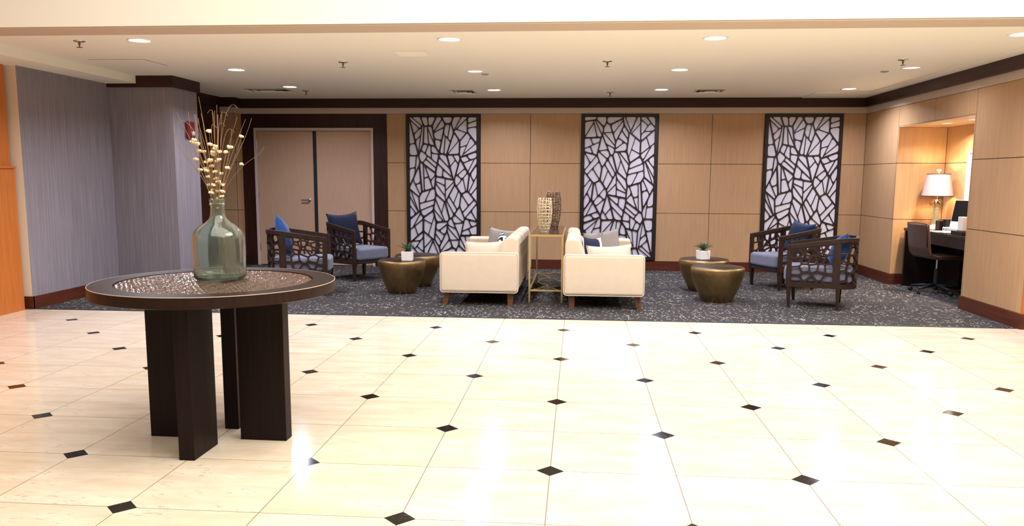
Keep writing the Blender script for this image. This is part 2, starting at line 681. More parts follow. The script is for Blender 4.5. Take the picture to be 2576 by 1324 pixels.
# ------------------------------------------------------------------ floor and ceilings
struct('floor', MB().box((-9, -6, -0.2), (9, YE, 0)), m_floor, 'cream travertine lobby floor with small black diamonds', 'floor')
struct('floor_carpet', MB().box((-6.2, YE + 0.035, -0.2), (5.2, YB + 0.2, 0.0)), m_carpet, 'charcoal carpet with cream flecks under the lounge seating', 'carpet')
struct('trim_1', MB().box((-5.9, YE, -0.1), (XR + 0.02, YE + 0.035, 0.004)), m_black, 'thin black edging strip between the carpet and the stone floor', 'edging')
struct('ceiling', MB().box((-9, 6.78, ZC), (9, YB + 0.2, ZC + 0.15)), m_ceil, 'low painted ceiling over the carpeted lounge', 'ceiling')
struct('trim_2', MB().box((-9, 6.46, ZC - 0.012), (9, 6.78, ZC + 0.1)), m_tan, 'tan painted underside along the front edge of the lounge ceiling', 'trim')
struct('wall_front', MB().box((-9, 6.45, ZC + 0.0), (9, 6.75, 6.0)), m_white, 'bright white bulkhead wall above the lounge opening', 'wall')
mb = MB().box((4.02, 7.5, ZC - 0.009), (XR + 0.3, YB, ZC + 0.02)).box((3.3, 11.75, ZC - 0.009), (4.02, YB, ZC + 0.02))
struct('ceiling_band', mb, m_ceil, 'shallow dropped ceiling band above the right wall', 'ceiling')
struct('ceiling_soffit', MB().box((-9, 6.78, 2.545), (-5.42, 9.6, ZC + 0.02)), m_ceil, 'dropped ceiling soffit over the striped left wall', 'ceiling')


# ------------------------------------------------------------------ panelled walls
GAP = 0.007


def panels_y(mb, xs, zs, y, th=0.02):
    """veneer boards standing in the plane y (front face at y), columns xs, rows zs; seams stay open"""
    for a, b in zip(xs[:-1], xs[1:]):
        for c, d in zip(zs[:-1], zs[1:]):
            mb.box((a + GAP / 2, y, c + GAP / 2), (b - GAP / 2, y + th, d - GAP / 2), 0)


def panels_x(mb, ys, zs, x, th=0.02, sgn=1):
    for a, b in zip(ys[:-1], ys[1:]):
        for c, d in zip(zs[:-1], zs[1:]):
            mb.box((x, a + GAP / 2, c + GAP / 2), (x + sgn * th, b - GAP / 2, d - GAP / 2), 0)


ROWS = [ZBB, J2, J1, ZT]
DX0, DX1, SX0, SX1 = -5.12, -3.266, -5.36, -3.015    # door leaves, dark surround
DZ, FZ = 2.14, 2.19
mb = MB()
mb.box((SX1 - 0.02, YB + 0.012, 0), (4.7, YB + 0.3, ZC + 0.1), 1)
mb.box((-6.4, YB + 0.012, DZ + 0.06), (SX1 - 0.02, YB + 0.3, ZC + 0.1), 1)
mb.box((-6.4, YB + 0.012, 0), (DX0 - 0.05, YB + 0.3, DZ + 0.06), 1)
mb.box((DX1 + 0.05, YB + 0.012, 0), (SX1 - 0.02, YB + 0.3, DZ + 0.06), 1)
mb.box((DX0 - 0.1, YB + 0.25, 0), (DX1 + 0.1, YB + 0.3, DZ + 0.06), 1)
panels_y(mb, [SX1, -2.705], ROWS, YB)
panels_y(mb, [-1.53, -0.75, 0.035], ROWS, YB)
panels_y(mb, [1.21, 2.014, 2.795], ROWS, YB)
panels_y(mb, [3.938, XR], ROWS, YB)
struct('wall_back', mb, [m_veneer, m_seam], 'back wall of pale wood panels with dark seams', 'wall')
mb = MB()
mb.box((-5.9, YB - 0.225, 0), (SX0 - 0.02, YB + 0.02, ZT), 1)
panels_y(mb, [-5.62, SX0 - 0.02], ROWS, YB - 0.245)
panels_x(mb, [YB - 0.22, YB], ROWS, SX0 - 0.02, 0.02, 1)
struct('wall_back_pilaster', mb, [m_veneer, m_seam], 'narrow panelled wall return left of the double doors', 'wall')

# right wall with the desk alcove
AY0, AY1, AZ, AX = 9.18, 11.25, 2.125, 4.91
mb = MB()
mb.box((XR + 0.012, YE + 0.012, 0), (AX + 0.3, AY0 - 0.02, ZC + 0.1), 1)
mb.box((XR + 0.012, AY1 + 0.02, 0), (AX + 0.3, YB + 0.02, ZC + 0.1), 1)
mb.box((XR + 0.012, AY0 - 0.02, AZ + 0.02), (AX + 0.3, AY1 + 0.02, ZC + 0.1), 1)
mb.box((AX + 0.012, AY0 - 0.3, 0), (AX + 0.3, AY1 + 0.3, AZ + 0.1), 1)
panels_x(mb, [YE, 9.155], [ZBB, 0.896, 1.65, ZT], XR)
panels_x(mb, [11.272, YB], ROWS, XR)
panels_x(mb, [9.155, 10.18, 11.272], [AZ + 0.012, ZT], XR)
struct('wall_right', mb, [m_veneer, m_seam], 'right wall of pale wood panels around the desk alcove', 'wall')
mb = MB()
panels_y(mb, [XR + 0.0, AX], [ZBB, J2, J1, AZ], AY1, 0.03)
panels_x(mb, [AY0, AY1], [ZBB, J2, J1, AZ], AX, 0.02)
mb.box((XR + 0.0, AY0 - 0.02, 0), (AX, AY0, AZ), 0)
struct('wall_alcove', mb, [m_veneer], 'pale wood panels lining the lit desk alcove', 'wall')
struct('ceiling_alcove', MB().box((XR, AY0 - 0.02, AZ), (AX + 0.05, AY1 + 0.02, AZ + 0.012)), m_veneer, 'wood ceiling of the desk alcove', 'ceiling')
mb = MB().box((XR, YE, 0), (7.5, YE - 0.02, ZC), 0).box((XR + 0.02, YE, 0), (7.5, YE + 0.012, ZC), 0)
struct('wall_right_front', mb, [m_veneer_orange], 'orange wood front face of the right pier', 'wall')
struct('baseboard_right_front', MB().box((XR - 0.008, YE - 0.035, 0), (7.5, YE - 0.02, ZBB)), m_baseb, 'reddish baseboard on the front of the right pier', 'baseboard')

# left side: orange front panel, cream end, striped wall, striped column, rear wall
mb = MB().box((-6.2, 2.0, 1.515), (-5.885, 7.9, 3.4), 0).box((-6.2, 2.0, 0), (-5.845, 7.9, 1.49), 0)
struct('wall_left_front', mb, [m_veneer_orange], 'orange wood panelling at the far left of the lobby', 'wall')
struct('trim_3', MB().box((-6.2, 2.0, 1.49), (-5.825, 7.905, 1.515)), m_veneer_orange, 'wooden chair rail ledge on the orange panelling', 'rail', bevel=0.006)
struct('wall_left_end', MB().box((-6.8, 7.97, 0), (XL - 0.003, 8.2, ZC)), m_cream, 'narrow cream painted wall end beside the orange panelling', 'wall')
struct('wall_left', MB().box((-6.4, 7.972, 0), (XL, 9.7, 2.6)), m_wallpaper, 'left wall with striped grey wallcovering', 'wall')
struct('wall_column', MB().box((-6.4, 9.6, 0), (-4.985, 10.24, ZC)), m_wallpaper, 'square column with striped grey wallcovering behind the round table', 'column')
struct('wall_left_rear', MB().box((-6.4, 10.2, 0), (-5.6, YB + 0.2, ZC)), m_darkwood, 'wood side wall between the column and the double doors, its shade painted in as dark colour', 'wall')  # panelling lies in shade here; the shade is put into the dark colour


def crown(name, a, b, label):
    return struct(name, MB().box(a, b), m_darkwood_x, label, 'crown moulding', bevel=0.006)


crown('trim_4', (-6.4, YB - 0.06, ZK), (XR, YB + 0.02, ZC + 0.01), 'dark wood crown band along the back wall')
crown('trim_5', (XR - 0.06, YE - 0.06, ZK), (XR + 0.02, YB - 0.06, ZC + 0.01), 'dark wood crown band along the right wall')
crown('trim_6', (-5.82, 9.565, ZK + 0.005), (-4.95, 10.28, ZC + 0.01), 'dark wood crown band wrapped around the striped column')
crown('trim_7', (-5.63, 10.28, ZK), (-5.54, YB - 0.06, ZC + 0.01), 'dark wood crown band along the rear left wall')
crown('trim_8', (-5.63, YB - 0.31, ZK), (SX0 + 0.03, YB - 0.05, ZC + 0.01), 'dark wood crown band over the narrow wall return')
struct('trim_9', MB().box((-5.4, YB - 0.012, ZT), (XR, YB + 0.03, ZK)), m_strip, 'pale strip between crown and panels on the back wall', 'trim')
struct('trim_10', MB().box((XR - 0.012, YE - 0.02, ZT), (XR + 0.03, YB - 0.012, ZK)), m_strip, 'pale strip between crown and panels on the right wall', 'trim')
struct('trim_11', MB().box((-5.62, YB - 0.255, ZT), (SX0 - 0.01, YB, ZK)), m_strip, 'pale strip between crown and panels on the narrow wall return', 'trim')
# the dark timber surround and the painted frame of the double doors
mb = MB().box((SX0, YB - 0.02, 0), (DX0 - 0.04, YB + 0.02, ZT)).box((DX1 + 0.04, YB - 0.02, 0), (SX1, YB + 0.02, ZT))
mb.box((DX0 - 0.04, YB - 0.02, FZ), (DX1 + 0.04, YB + 0.02, ZT))
struct('trim_12', mb, m_darkwood, 'wide dark wood surround of the double doors', 'door surround')
mb = MB().box((DX0 - 0.04, YB - 0.035, 0), (DX0 - 0.002, YB + 0.1, FZ)).box((DX1 + 0.002, YB - 0.035, 0), (DX1 + 0.04, YB + 0.1, FZ))
mb.box((DX0 - 0.002, YB - 0.035, DZ + 0.004), (DX1 + 0.002, YB + 0.1, FZ))
struct('trim_13', mb, m_frame, 'pale painted metal frame of the double doors', 'door frame', bevel=0.004)

# baseboards
mb = MB().box((SX1, YB - 0.018, 0), (XR, YB + 0.012, ZBB))
struct('baseboard_back', mb, m_baseb, 'reddish brown baseboard along the back wall', 'baseboard')
mb = MB().box((XR - 0.018, YE - 0.03, 0), (XR + 0.012, AY0, ZBB)).box((XR - 0.018, AY1, 0), (XR + 0.012, YB - 0.018, ZBB))
mb.box((XR - 0.018, AY1 - 0.016, 0), (AX, AY1, ZBB)).box((AX - 0.016, AY0, 0), (AX + 0.01, AY1 - 0.016, ZBB))
struct('baseboard_right', mb, m_baseb, 'reddish brown baseboard along the right wall and alcove', 'baseboard')
mb = MB().box((XL - 0.01, 7.955, 0), (XL + 0.018, 9.6, 0.135)).box((-6.3, 7.952, 0), (XL + 0.018, 7.972, 0.135))
mb.box((XL + 0.018, 9.58, 0), (-4.965, 9.602, 0.135)).box((-4.987, 9.602, 0), (-4.965, 10.26, 0.135))
struct('baseboard_left', mb, m_baseb, 'reddish brown baseboard along the striped wall and column', 'baseboard')
mb = MB().box((-5.602, 10.26, 0), (-5.58, YB - 0.245, ZBB)).box((-5.58, YB - 0.263, 0), (SX0 - 0.0, YB - 0.245, ZBB))
struct('baseboard_left_rear', mb, m_baseb, 'baseboard in the corner left of the double doors', 'baseboard')

# ------------------------------------------------------------------ double doors
mid = (-4.205 - 4.153) / 2
for i, (xa, xb, lab) in enumerate(((DX0, -4.205, 'left leaf of the pale double doors, with the lever handle'),
                                   (-4.153, DX1, 'right leaf of the pale double doors, without a handle'))):
    d = struct('door_%d' % (i + 1), MB().box((xa, YB + 0.0, 0.01), (xb, YB + 0.045, DZ)), m_door, lab, 'door', bevel=0.003)
    for hz in (0.30, 1.12, 1.93):
        hx = xa - 0.004 if i == 0 else xb + 0.004
        mb = MB().lathe([(0.008, -0.055), (0.008, 0.055)], 10, (hx, YB - 0.006, hz)).box((hx - 0.012, YB - 0.004, hz - 0.05), (hx + 0.012, YB + 0.0, hz + 0.05))
        build('hinge', mb, m_steel, d)
    if i == 0:
        hx, hz = -4.285, 1.055
        mb = MB()
        mb.lathe([(0.028, 0), (0.026, 0.012), (0.014, 0.016), (0.011, 0.05)], 20).xf(Matrix.Translation((hx, YB, hz)) @ Matrix.Rotation(pi / 2, 4, 'X'))
        mb.tube([(hx, YB - 0.052, hz), (hx - 0.04, YB - 0.056, hz), (hx - 0.12, YB - 0.05, hz - 0.003)], [0.012, 0.011, 0.009], 10)
        build('handle', mb, m_steel, d, smooth=True, angle=40)
        build('astragal', MB().box((-4.205, YB - 0.012, 0.01), (-4.153, YB + 0.03, DZ)), m_black, d)

# ------------------------------------------------------------------ lattice wall screens
rng = random.Random(11)
SW, SH, BORD = 1.165, 2.245, 0.042


def screen_cells():
    w, h = SW - 2 * BORD, SH - 2 * BORD
    seeds = [s for s in jitter_seeds(w, h, 5, 7, rng, 0.42, 0.42)]
    out = []
    for poly in voronoi(w, h, seeds, 2.0):
        if parea(poly) < 5e-4:
            continue
        inn = inset(poly, rng.uniform(0.0075, 0.0125))
        if len(inn) < 3 or parea(inn) < 4e-4:
            out.append((poly, []))
            continue
        holes = []
        for piece in split(inn, rng, 0.019, rng.uniform(0.0055, 0.007)):
            r_ = rounded(piece, rng.choice((0.016, 0.028, 0.04)))
            if len(r_) >= 3 and parea(r_) > 2e-4:
                holes.append(r_)
        out.append((poly, holes))
    return out


base_cells = screen_cells()
SCREENS = [(-2.70, 1, 0, 'tall black lattice wall screen nearest the double doors'),
           (0.037, -1, 1, 'tall black lattice wall screen behind the right-hand cream sofa'),
           (2.797, 1, 0, 'tall black lattice wall screen behind the armchairs by the desk alcove')]
for x0, fx, fy, lab in SCREENS:
    th = thing('lattice_screen', lab, 'wall screen', (x0, YB - 0.002, 0.16), 0, 'lattice screens on the back wall')
    w, h = SW - 2 * BORD, SH - 2 * BORD
    wd_ = SW if x0 < 2.7 else 1.14
    sc_ = wd_ / SW
    mb = MB()

    def fm(u_, v_, d, fx=fx, fy=fy, sc_=sc_):
        if fx < 0:
            u_ = w - u_
        if fy:
            v_ = h - v_
        return ((u_ + BORD) * sc_, -0.026 + d, v_ + BORD)
    lattice(mb, w, h, base_cells, 0.013, fm, both=False)
    build('lattice', mb, m_grille, th)
    mb = MB().box((0, -0.032, 0), (BORD * sc_, 0.0, SH)).box((wd_ - BORD * sc_, -0.032, 0), (wd_, 0.0, SH))
    mb.box((BORD * sc_, -0.032, 0), (wd_ - BORD * sc_, 0, BORD)).box((BORD * sc_, -0.032, SH - BORD), (wd_ - BORD * sc_, 0, SH))
    build('frame', mb, m_grille, th)
    build('backing', MB().box((0.02, -0.0135, 0.02), (wd_ - 0.02, 0.0, SH - 0.02)), m_grilleback, th)

# ------------------------------------------------------------------ ceiling lights, sprinklers, vents
ROWN = {0: 'front row', 1: 'middle row', 2: 'back row'}
ORDN = ['first', 'second', 'third', 'fourth']
LIGHTS = [(0, 0, -3.971, 7.111), (0, 1, -3.933, 9.076), (0, 2, -3.933, 10.794), (1, 0, -1.155, 7.187), (1, 1, -1.204, 9.32), (1, 2, -1.189, 11.27),
          (2, 0, 1.165, 7.241), (2, 1, 1.112, 9.276), (2, 2, 1.114, 11.289), (3, 0, 3.668, 7.175), (3, 1, 3.591, 9.215), (3, 2, 3.602, 11.268)]
mb = MB().lathe([(0.112, 0), (0.110, -0.006), (0.094, -0.008), (0.088, 0.0)], 32, cap0=False, cap1=False)
ring_me = build('trim_ring', mb, m_plastic, smooth=True).data
lens_me = build('lens', MB().lathe([(0.09, -0.001), (0.06, -0.004), (0.0, -0.006)], 32, cap0=True, cap1=False), m_light, smooth=True).data
lens_dim = build('lens', MB().lathe([(0.09, -0.001), (0.06, -0.002), (0.0, -0.002)], 32, cap0=True, cap1=False), m_dim, smooth=True).data
for o in [x for x in bpy.data.objects if x.name.startswith(('trim_ring', 'lens'))]:
    bpy.data.objects.remove(o)
for c, r, x, y in LIGHTS:
    dim = r == 1 and c in (1, 3)
    lab = '%s recessed ceiling downlight, %s from the left in the %s' % ('dim flat-looking' if dim else 'glaring', ORDN[c], ROWN[r])
    zc = ZC
    th = thing('ceiling_light', lab, 'ceiling light', (x, y, zc), 0, 'recessed downlights in the lounge ceiling')
    for nm, me in (('trim_ring', ring_me), ('lens', lens_dim if dim else lens_me)):
        o = bpy.data.objects.new(nm, me)
        COL.objects.link(o)
        o.parent = th
    area_light('bulb', (0, 0, -0.012), (0.14, 0.14), DOWN_W * (0.35 if dim else 1), DOWN_COL, spread=150, shape='DISK', parent=th)

SPR = [(-4.553, 7.125, 'ceiling fire sprinkler left of the front-row downlight over the striped wall'), (-2.52, 8.537, 'ceiling fire sprinkler left of the white air vent'),
       (-3.878, 11.291, 'small ceiling fire sprinkler behind the rearmost left downlight'), (0.282, 8.599, 'ceiling fire sprinkler near the middle of the ceiling'),
       (0.429, 11.626, 'small ceiling fire sprinkler close to the crown above the middle screen'), (3.27, 8.616, 'ceiling fire sprinkler beside the dim right downlight')]
proto = None
for x, y, lab in SPR:
    if proto is None:
        proto = th = thing('fire_sprinkler', lab, 'sprinkler', (x, y, ZC), 0, 'fire sprinklers in the lounge ceiling')
        build('escutcheon', MB().lathe([(0.05, 0.0), (0.048, -0.006), (0.02, -0.012), (0.0, -0.012)], 20, cap0=False, cap1=False), m_steel, th, smooth=True)
        build('nozzle', MB().lathe([(0.01, -0.01), (0.01, -0.035), (0.005, -0.04), (0.005, -0.055)], 12), m_vdark, th, smooth=True, angle=40)
        build('deflector', MB().lathe([(0.026, -0.055), (0.026, -0.058)], 16), m_vdark, th)
    else:
        th = copy_tree(proto)
        th.location = (x, y, ZC)
        th['label'] = lab


def vent(x, y, w, d, lab, slatmat, n, name='ceiling_vent'):
    th = thing(name, lab, 'air vent', (x, y, ZC), 0, 'air vents in the lounge ceiling')
    b = 0.03
    mb = MB().box((-w / 2, -d / 2, -0.008), (w / 2, -d / 2 + b, 0)).box((-w / 2, d / 2 - b, -0.008), (w / 2, d / 2, 0))
    mb.box((-w / 2, -d / 2 + b, -0.008), (-w / 2 + b, d / 2 - b, 0)).box((w / 2 - b, -d / 2 + b, -0.008), (w / 2, d / 2 - b, 0))
    build('frame', mb, m_ceil, th, bevel=0.002)
    build('duct', MB().box((-w / 2 + b, -d / 2 + b, -0.001), (w / 2 - b, d / 2 - b, 0.0)), m_dark, th)
    for k in range(n):
        yy = -d / 2 + b + (k + 0.5) * (d - 2 * b) / n
        mb = MB().prism([(-w / 2 + b, yy - 0.014, -0.003), (w / 2 - b, yy - 0.014, -0.003), (w / 2 - b, yy - 0.011, -0.002), (-w / 2 + b, yy - 0.011, -0.002)],
                        [(-w / 2 + b, yy + 0.004, -0.013), (w / 2 - b, yy + 0.004, -0.013), (w / 2 - b, yy + 0.007, -0.012), (-w / 2 + b, yy + 0.007, -0.012)])
        build('slat', mb, slatmat, th)


vent(-1.66, 7.98, 0.34, 0.32, 'white louvred ceiling vent between the two left front downlights', m_ceil, 6)


def diffuser(x, y, w, d, lab):
    th = thing('ceiling_diffuser', lab, 'air vent', (x, y, ZC), 0, 'air vents in the lounge ceiling')
    mats_ = [m_ceil, m_dark]
    build('duct', MB().box((-w / 2 + 0.02, -d / 2 + 0.02, -0.001), (w / 2 - 0.02, d / 2 - 0.02, 0)), m_dark, th)
    for k, f in enumerate((1.0, 0.68, 0.36)):
        a, b_ = w / 2 * f, d / 2 * f
        i_ = 0.025
        mb = MB()
        o_ = [(-a, -b_, -0.012), (a, -b_, -0.012), (a, b_, -0.012), (-a, b_, -0.012)]
        n_ = [(-a + i_, -b_ + i_, -0.001), (a - i_, -b_ + i_, -0.001), (a - i_, b_ - i_, -0.001), (-a + i_, b_ - i_, -0.001)]
        mb.add(o_ + n_, [(j, (j + 1) % 4, 4 + (j + 1) % 4, 4 + j) for j in range(4)])
        build('louver_ring', mb, m_ceil, th)


diffuser(-4.40, 11.22, 0.62, 0.34, 'square ceiling diffuser in front of the double doors')
diffuser(-1.655, 11.51, 0.34, 0.42, 'square ceiling diffuser above the screen nearest the doors')
diffuser(1.80, 11.51, 0.40, 0.38, 'square ceiling diffuser above the panels between the right two screens')
for x, y, lab in ((-1.12, 9.58, 'small flat ceiling detector behind the dim left downlight'), (3.42, 9.52, 'small flat ceiling detector behind the dim right downlight')):
    o = build('smoke_detector', MB().lathe([(0.045, 0), (0.043, -0.008), (0.03, -0.012), (0.0, -0.012)], 20, (x, y, ZC), cap0=False, cap1=False), m_grey, smooth=True)
    tag(o, lab, 'smoke detector', 'ceiling detectors')
th = thing('access_hatch', 'thin outlined access hatch in the ceiling before the striped column', 'ceiling hatch', (-4.88, 8.49, ZC))
build('panel', MB().box((-0.305, -0.235, -0.004), (0.305, 0.235, 0)), m_ceil, th)
build('gap', MB().box((-0.312, -0.242, -0.0012), (0.312, 0.242, 0)), m_seam, th)

# fire alarm on the column
th = thing('fire_alarm', 'red wall fire alarm strobe on the striped column', 'fire alarm', (-4.985, 9.98, 2.01))
build('housing', MB().box((0.0, -0.09, -0.105), (0.045, 0.09, 0.105)), m_red, th, bevel=0.012)
build('strobe', MB().lathe([(0.032, 0), (0.03, 0.02), (0.0, 0.032)], 16, cap0=True, cap1=False).xf(Matrix.Translation((0.045, 0.02, -0.045)) @ Matrix.Rotation(pi / 2, 4, 'Y')), m_lens, th, smooth=True)

# ------------------------------------------------------------------ round table
TC = (-1.965, 4.17)
TZ, TR = 0.857, 0.633
th = thing('round_table', 'dark round table with a woven glossy inlay and four slab legs', 'table', (TC[0], TC[1], 0))
build('tabletop', MB().lathe([(TR - 0.01, TZ - 0.062), (TR, TZ - 0.058), (TR, TZ - 0.004), (TR - 0.003, TZ - 0.001), (0.512, TZ - 0.001), (0.508, TZ - 0.011), (0.0, TZ - 0.011)], 128, cap0=True, cap1=False), m_tablewood, th, smooth=True, angle=30)
mb = MB()
mb.tube([((TR - 0.0005) * cos(2 * pi * k / 128), (TR - 0.0005) * sin(2 * pi * k / 128), TZ - 0.0025) for k in range(128)], 0.0019, 6, closed=True)
tag(build('edge_banding', mb, mat('pale_edge', (196, 176, 156), 0.4), th, smooth=True), 'pale edge line', None)  # thin pale ring along the upper rim
G, RI = 0.0062, 0.507
NG = int(RI / G)
rgw = random.Random(4)
wv_, idx, wf = [], {}, []
ph_ = [[rgw.uniform(-0.5, 0.5) for _ in range(40)] for _ in range(40)]
for i in range(-NG, NG + 1):
    for j in range(-NG, NG + 1):
        x, y = i * G, j * G
        if x * x + y * y > RI * RI:
            continue
        xr, yr = 0.94 * x - 0.34 * y, 0.34 * x + 0.94 * y
        p_ = ph_[int((xr + 0.6) / 0.036)][int((yr + 0.6) / 0.036)]
        z = 0.0044 * sin(2 * pi * xr / 0.037 + 0.6 * sin(yr * 21)) * cos(2 * pi * yr / 0.029 + p_) + 0.0012 * rgw.uniform(-1, 1)
        ed = (RI - math.hypot(x, y)) / 0.02
        idx[i, j] = len(wv_)
        wv_.append((x, y, TZ - 0.0055 + z * min(1, max(0, ed))))
for (i, j) in idx:
    q = [(i, j), (i + 1, j), (i + 1, j + 1), (i, j + 1)]
    if all(k in idx for k in q):
        wf.append(tuple(idx[k] for k in q))
tag(build('inlay', MB().add(wv_, wf), m_weave, th, smooth=True), 'shiny woven brown inlay', None)
lx, ly = -1.938 - TC[0], 4.093 - TC[1]
for k in range(4):
    a = k * pi / 2 - radians(0.7)
    mb = MB().box((0.128, -0.041, 0), (0.385, 0.041, TZ - 0.06)).xf(Matrix.Translation((lx, ly, 0)) @ Matrix.Rotation(a, 4, 'Z'))
    build('leg', mb, m_legwood, th, bevel=0.003)
build('stretcher_block', MB().box((-0.13, -0.13, TZ - 0.12), (0.13, 0.13, TZ - 0.062)).xf(Matrix.Translation((lx, ly, 0))), m_legwood, th)

# ------------------------------------------------------------------ glass bottle and dried stems
BV = (-1.972, 4.235, TZ)
th = thing('glass_demijohn', 'large greenish clear glass bottle vase on the round table', 'vase', BV)
po = [(0.0, 0.004), (0.10, 0.002), (0.128, 0.004), (0.138, 0.016), (0.139, 0.05), (0.139, 0.15), (0.140, 0.215), (0.136, 0.245), (0.122, 0.272), (0.098, 0.294), (0.068, 0.314), (0.047, 0.334), (0.039, 0.358), (0.0365, 0.39)]
ph = [(0.0365, 0.405), (0.042, 0.409), (0.043, 0.415), (0.039, 0.420), (0.039, 0.426), (0.043, 0.430), (0.043, 0.440), (0.039, 0.444)]
pi_ = [(0.033, 0.443), (0.032, 0.39), (0.035, 0.358), (0.043, 0.336), (0.065, 0.311), (0.095, 0.290), (0.118, 0.268), (0.132, 0.243), (0.136, 0.213), (0.135, 0.05), (0.133, 0.022), (0.12, 0.012), (0.0, 0.018)]
build('bottle', MB().lathe(po + ph + pi_, 48, cap0=False, cap1=False), m_glass, th, smooth=True)

FL = [(-2.02, 1.667), (-2.11, 1.606), (-2.078, 1.617), (-2.078, 1.596), (-2.005, 1.596), (-1.956, 1.584), (-1.831, 1.638), (-2.075, 1.559), (-2.042, 1.555), (-1.983, 1.571), (-1.99, 1.554), (-1.948, 1.555), (-1.995, 1.539), (-1.89, 1.58), (-1.911, 1.553), (-2.086, 1.515), (-2.026, 1.498), (-1.996, 1.509), (-1.975, 1.505), (-1.94, 1.512), (-1.817, 1.491), (-2.06, 1.458), (-2.033, 1.464), (-2.02, 1.452), (-2.003, 1.479), (-1.902, 1.469), (-1.971, 1.446), (-1.948, 1.437), (-2.015, 1.419), (-1.973, 1.41), (-1.96, 1.393), (-2.016, 1.376), (-1.984, 1.375), (-1.942, 1.376), (-1.991, 1.346), (-1.998, 1.332), (-1.969, 1.339), (-1.941, 1.339), (-1.951, 1.312), (-1.976, 1.303), (-1.971, 1.251)]
TW = [(-2.069, 1.85), (-2.024, 1.782), (-1.976, 1.809), (-1.997, 1.767), (-1.945, 1.77), (-1.96, 1.756), (-1.931, 1.772), (-1.94, 1.748), (-2.153, 1.76), (-2.14, 1.771), (-2.176, 1.716), (-2.181, 1.664), (-2.195, 1.689), (-2.084, 1.751), (-2.077, 1.756), (-2.092, 1.753), (-2.068, 1.763), (-2.037, 1.732), (-2.136, 1.67), (-1.87, 1.762), (-1.84, 1.74), (-1.809, 1.799), (-1.798, 1.729), (-1.774, 1.737), (-1.885, 1.676), (-1.875, 1.676), (-1.955, 1.70), (-1.92, 1.71), (-2.05, 1.70)]
rng = random.Random(5)


def bez(p0, p1, p2, p3, n):
    out = []
    for i in range(n + 1):
        t_ = i / n
        out.append(p0 * (1 - t_) ** 3 + p1 * 3 * t_ * (1 - t_) ** 2 + p2 * 3 * t_ * t_ * (1 - t_) + p3 * t_ ** 3)
    return out


def stem_path(tip, curl=0):
    """bottle floor -> neck -> tip, in world coordinates"""
    z0 = TZ + 0.03
    ang, rad = rng.uniform(-0.7, 0.9), rng.uniform(0.03, 0.115)
    foot = Vector((BV[0] + rad * cos(ang), BV[1] + rad * sin(ang) * 0.9, z0))
    nx = max(-0.022, min(0.022, (tip[0] - BV[0]) * 0.12 + rng.uniform(-0.01, 0.01)))
    ny = rng.uniform(-0.016, 0.016)
    neck = Vector((BV[0] + nx, BV[1] + ny, TZ + 0.43))
    neck0 = Vector((BV[0] + nx * 0.9, BV[1] + ny, TZ + 0.35))
    dy = ny * 3.0 * (tip[1] - 1.28) / 0.4
    end = Vector((tip[0], BV[1] + dy, tip[1]))
    d = (end - neck)
    lo = bez(foot, foot.lerp(neck0, 0.4), foot.lerp(neck0, 0.75) + Vector((0, 0, 0)), neck0, 6)
    c1 = neck + Vector((d.x * 0.18, d.y * 0.18, d.length * 0.38))
    if curl > 0.3:
        c1 = neck + Vector((d.x * 0.1, d.y * 0.2, d.length * 0.7))
        sg = 1 if d.x > 0 else -1
        return lo + bez(neck, c1, end + Vector((-sg * 0.055, 0, 0.07)), end + Vector((0, 0, -0.02)), 14)
    c2 = end - Vector((d.x * (0.25 + curl), d.y * 0.3, d.length * (0.33 - curl * 0.2)))
    return lo + bez(neck, c1, c2, end, 10)


GS = 'dried flower stems in the glass bottle'
GT = 'bare dried twigs in the glass bottle'
for i, p in enumerate(FL):
    if i == 20:
        continue
    pts = stem_path(p) if p[1] > TZ + 0.5 else None
    if pts is None:
        foot = Vector((BV[0] + rng.uniform(0.0, 0.08), BV[1] + rng.uniform(-.04, .04), TZ + 0.03))
        e = Vector((max(min(p[0], BV[0] + 0.02), BV[0] - 0.02) if p[1] < TZ + 0.452 else p[0], BV[1] + rng.uniform(-0.012, 0.012), p[1]))
        pts = [foot.lerp(e, k / 8) for k in range(9)]
    end = pts[-1]
    st = build('flower_stem', MB().tube(pts, 0.0013, 4), m_twig)
    tag(st, 'dried cream flower on a thin brown stem in the glass bottle', 'dried flower', GS)
    mb = MB()
    R_ = 0.0140 * rng.uniform(0.85, 1.15) * (0.7 if p[1] < 1.3 else 1)
    for k in range(7):
        a = 2 * pi * k / 7 + rng.random()
        cpos = end + Vector((cos(a) * R_ * 0.62, sin(a) * R_ * 0.62, rng.uniform(-0.25, 0.3) * R_))
        mb.lathe([(0.0, -0.5 * R_), (0.42 * R_, -0.3 * R_), (0.52 * R_, 0.05 * R_), (0.36 * R_, 0.38 * R_), (0.0, 0.5 * R_)], 7, cpos, cap0=False, cap1=False)
    mb.lathe([(0.0, -0.7 * R_), (0.6 * R_, -0.3 * R_), (0.55 * R_, 0.3 * R_), (0.0, 0.55 * R_)], 8, end, cap0=False, cap1=False)
    build('blossom', mb, m_flower, st, smooth=True)
for i, p in enumerate(TW):
    pts = stem_path(p, curl=rng.choice((0, 0.15, 0.45, -0.2)))
    st = build('dried_twig', MB().tube(pts, [0.0016] * 10 + [0.0014] * (len(pts) - 13) + [0.001] * 3, 4), m_twig)
    tag(st, 'bare thin curling brown twig in the glass bottle', 'dried twig', GT)
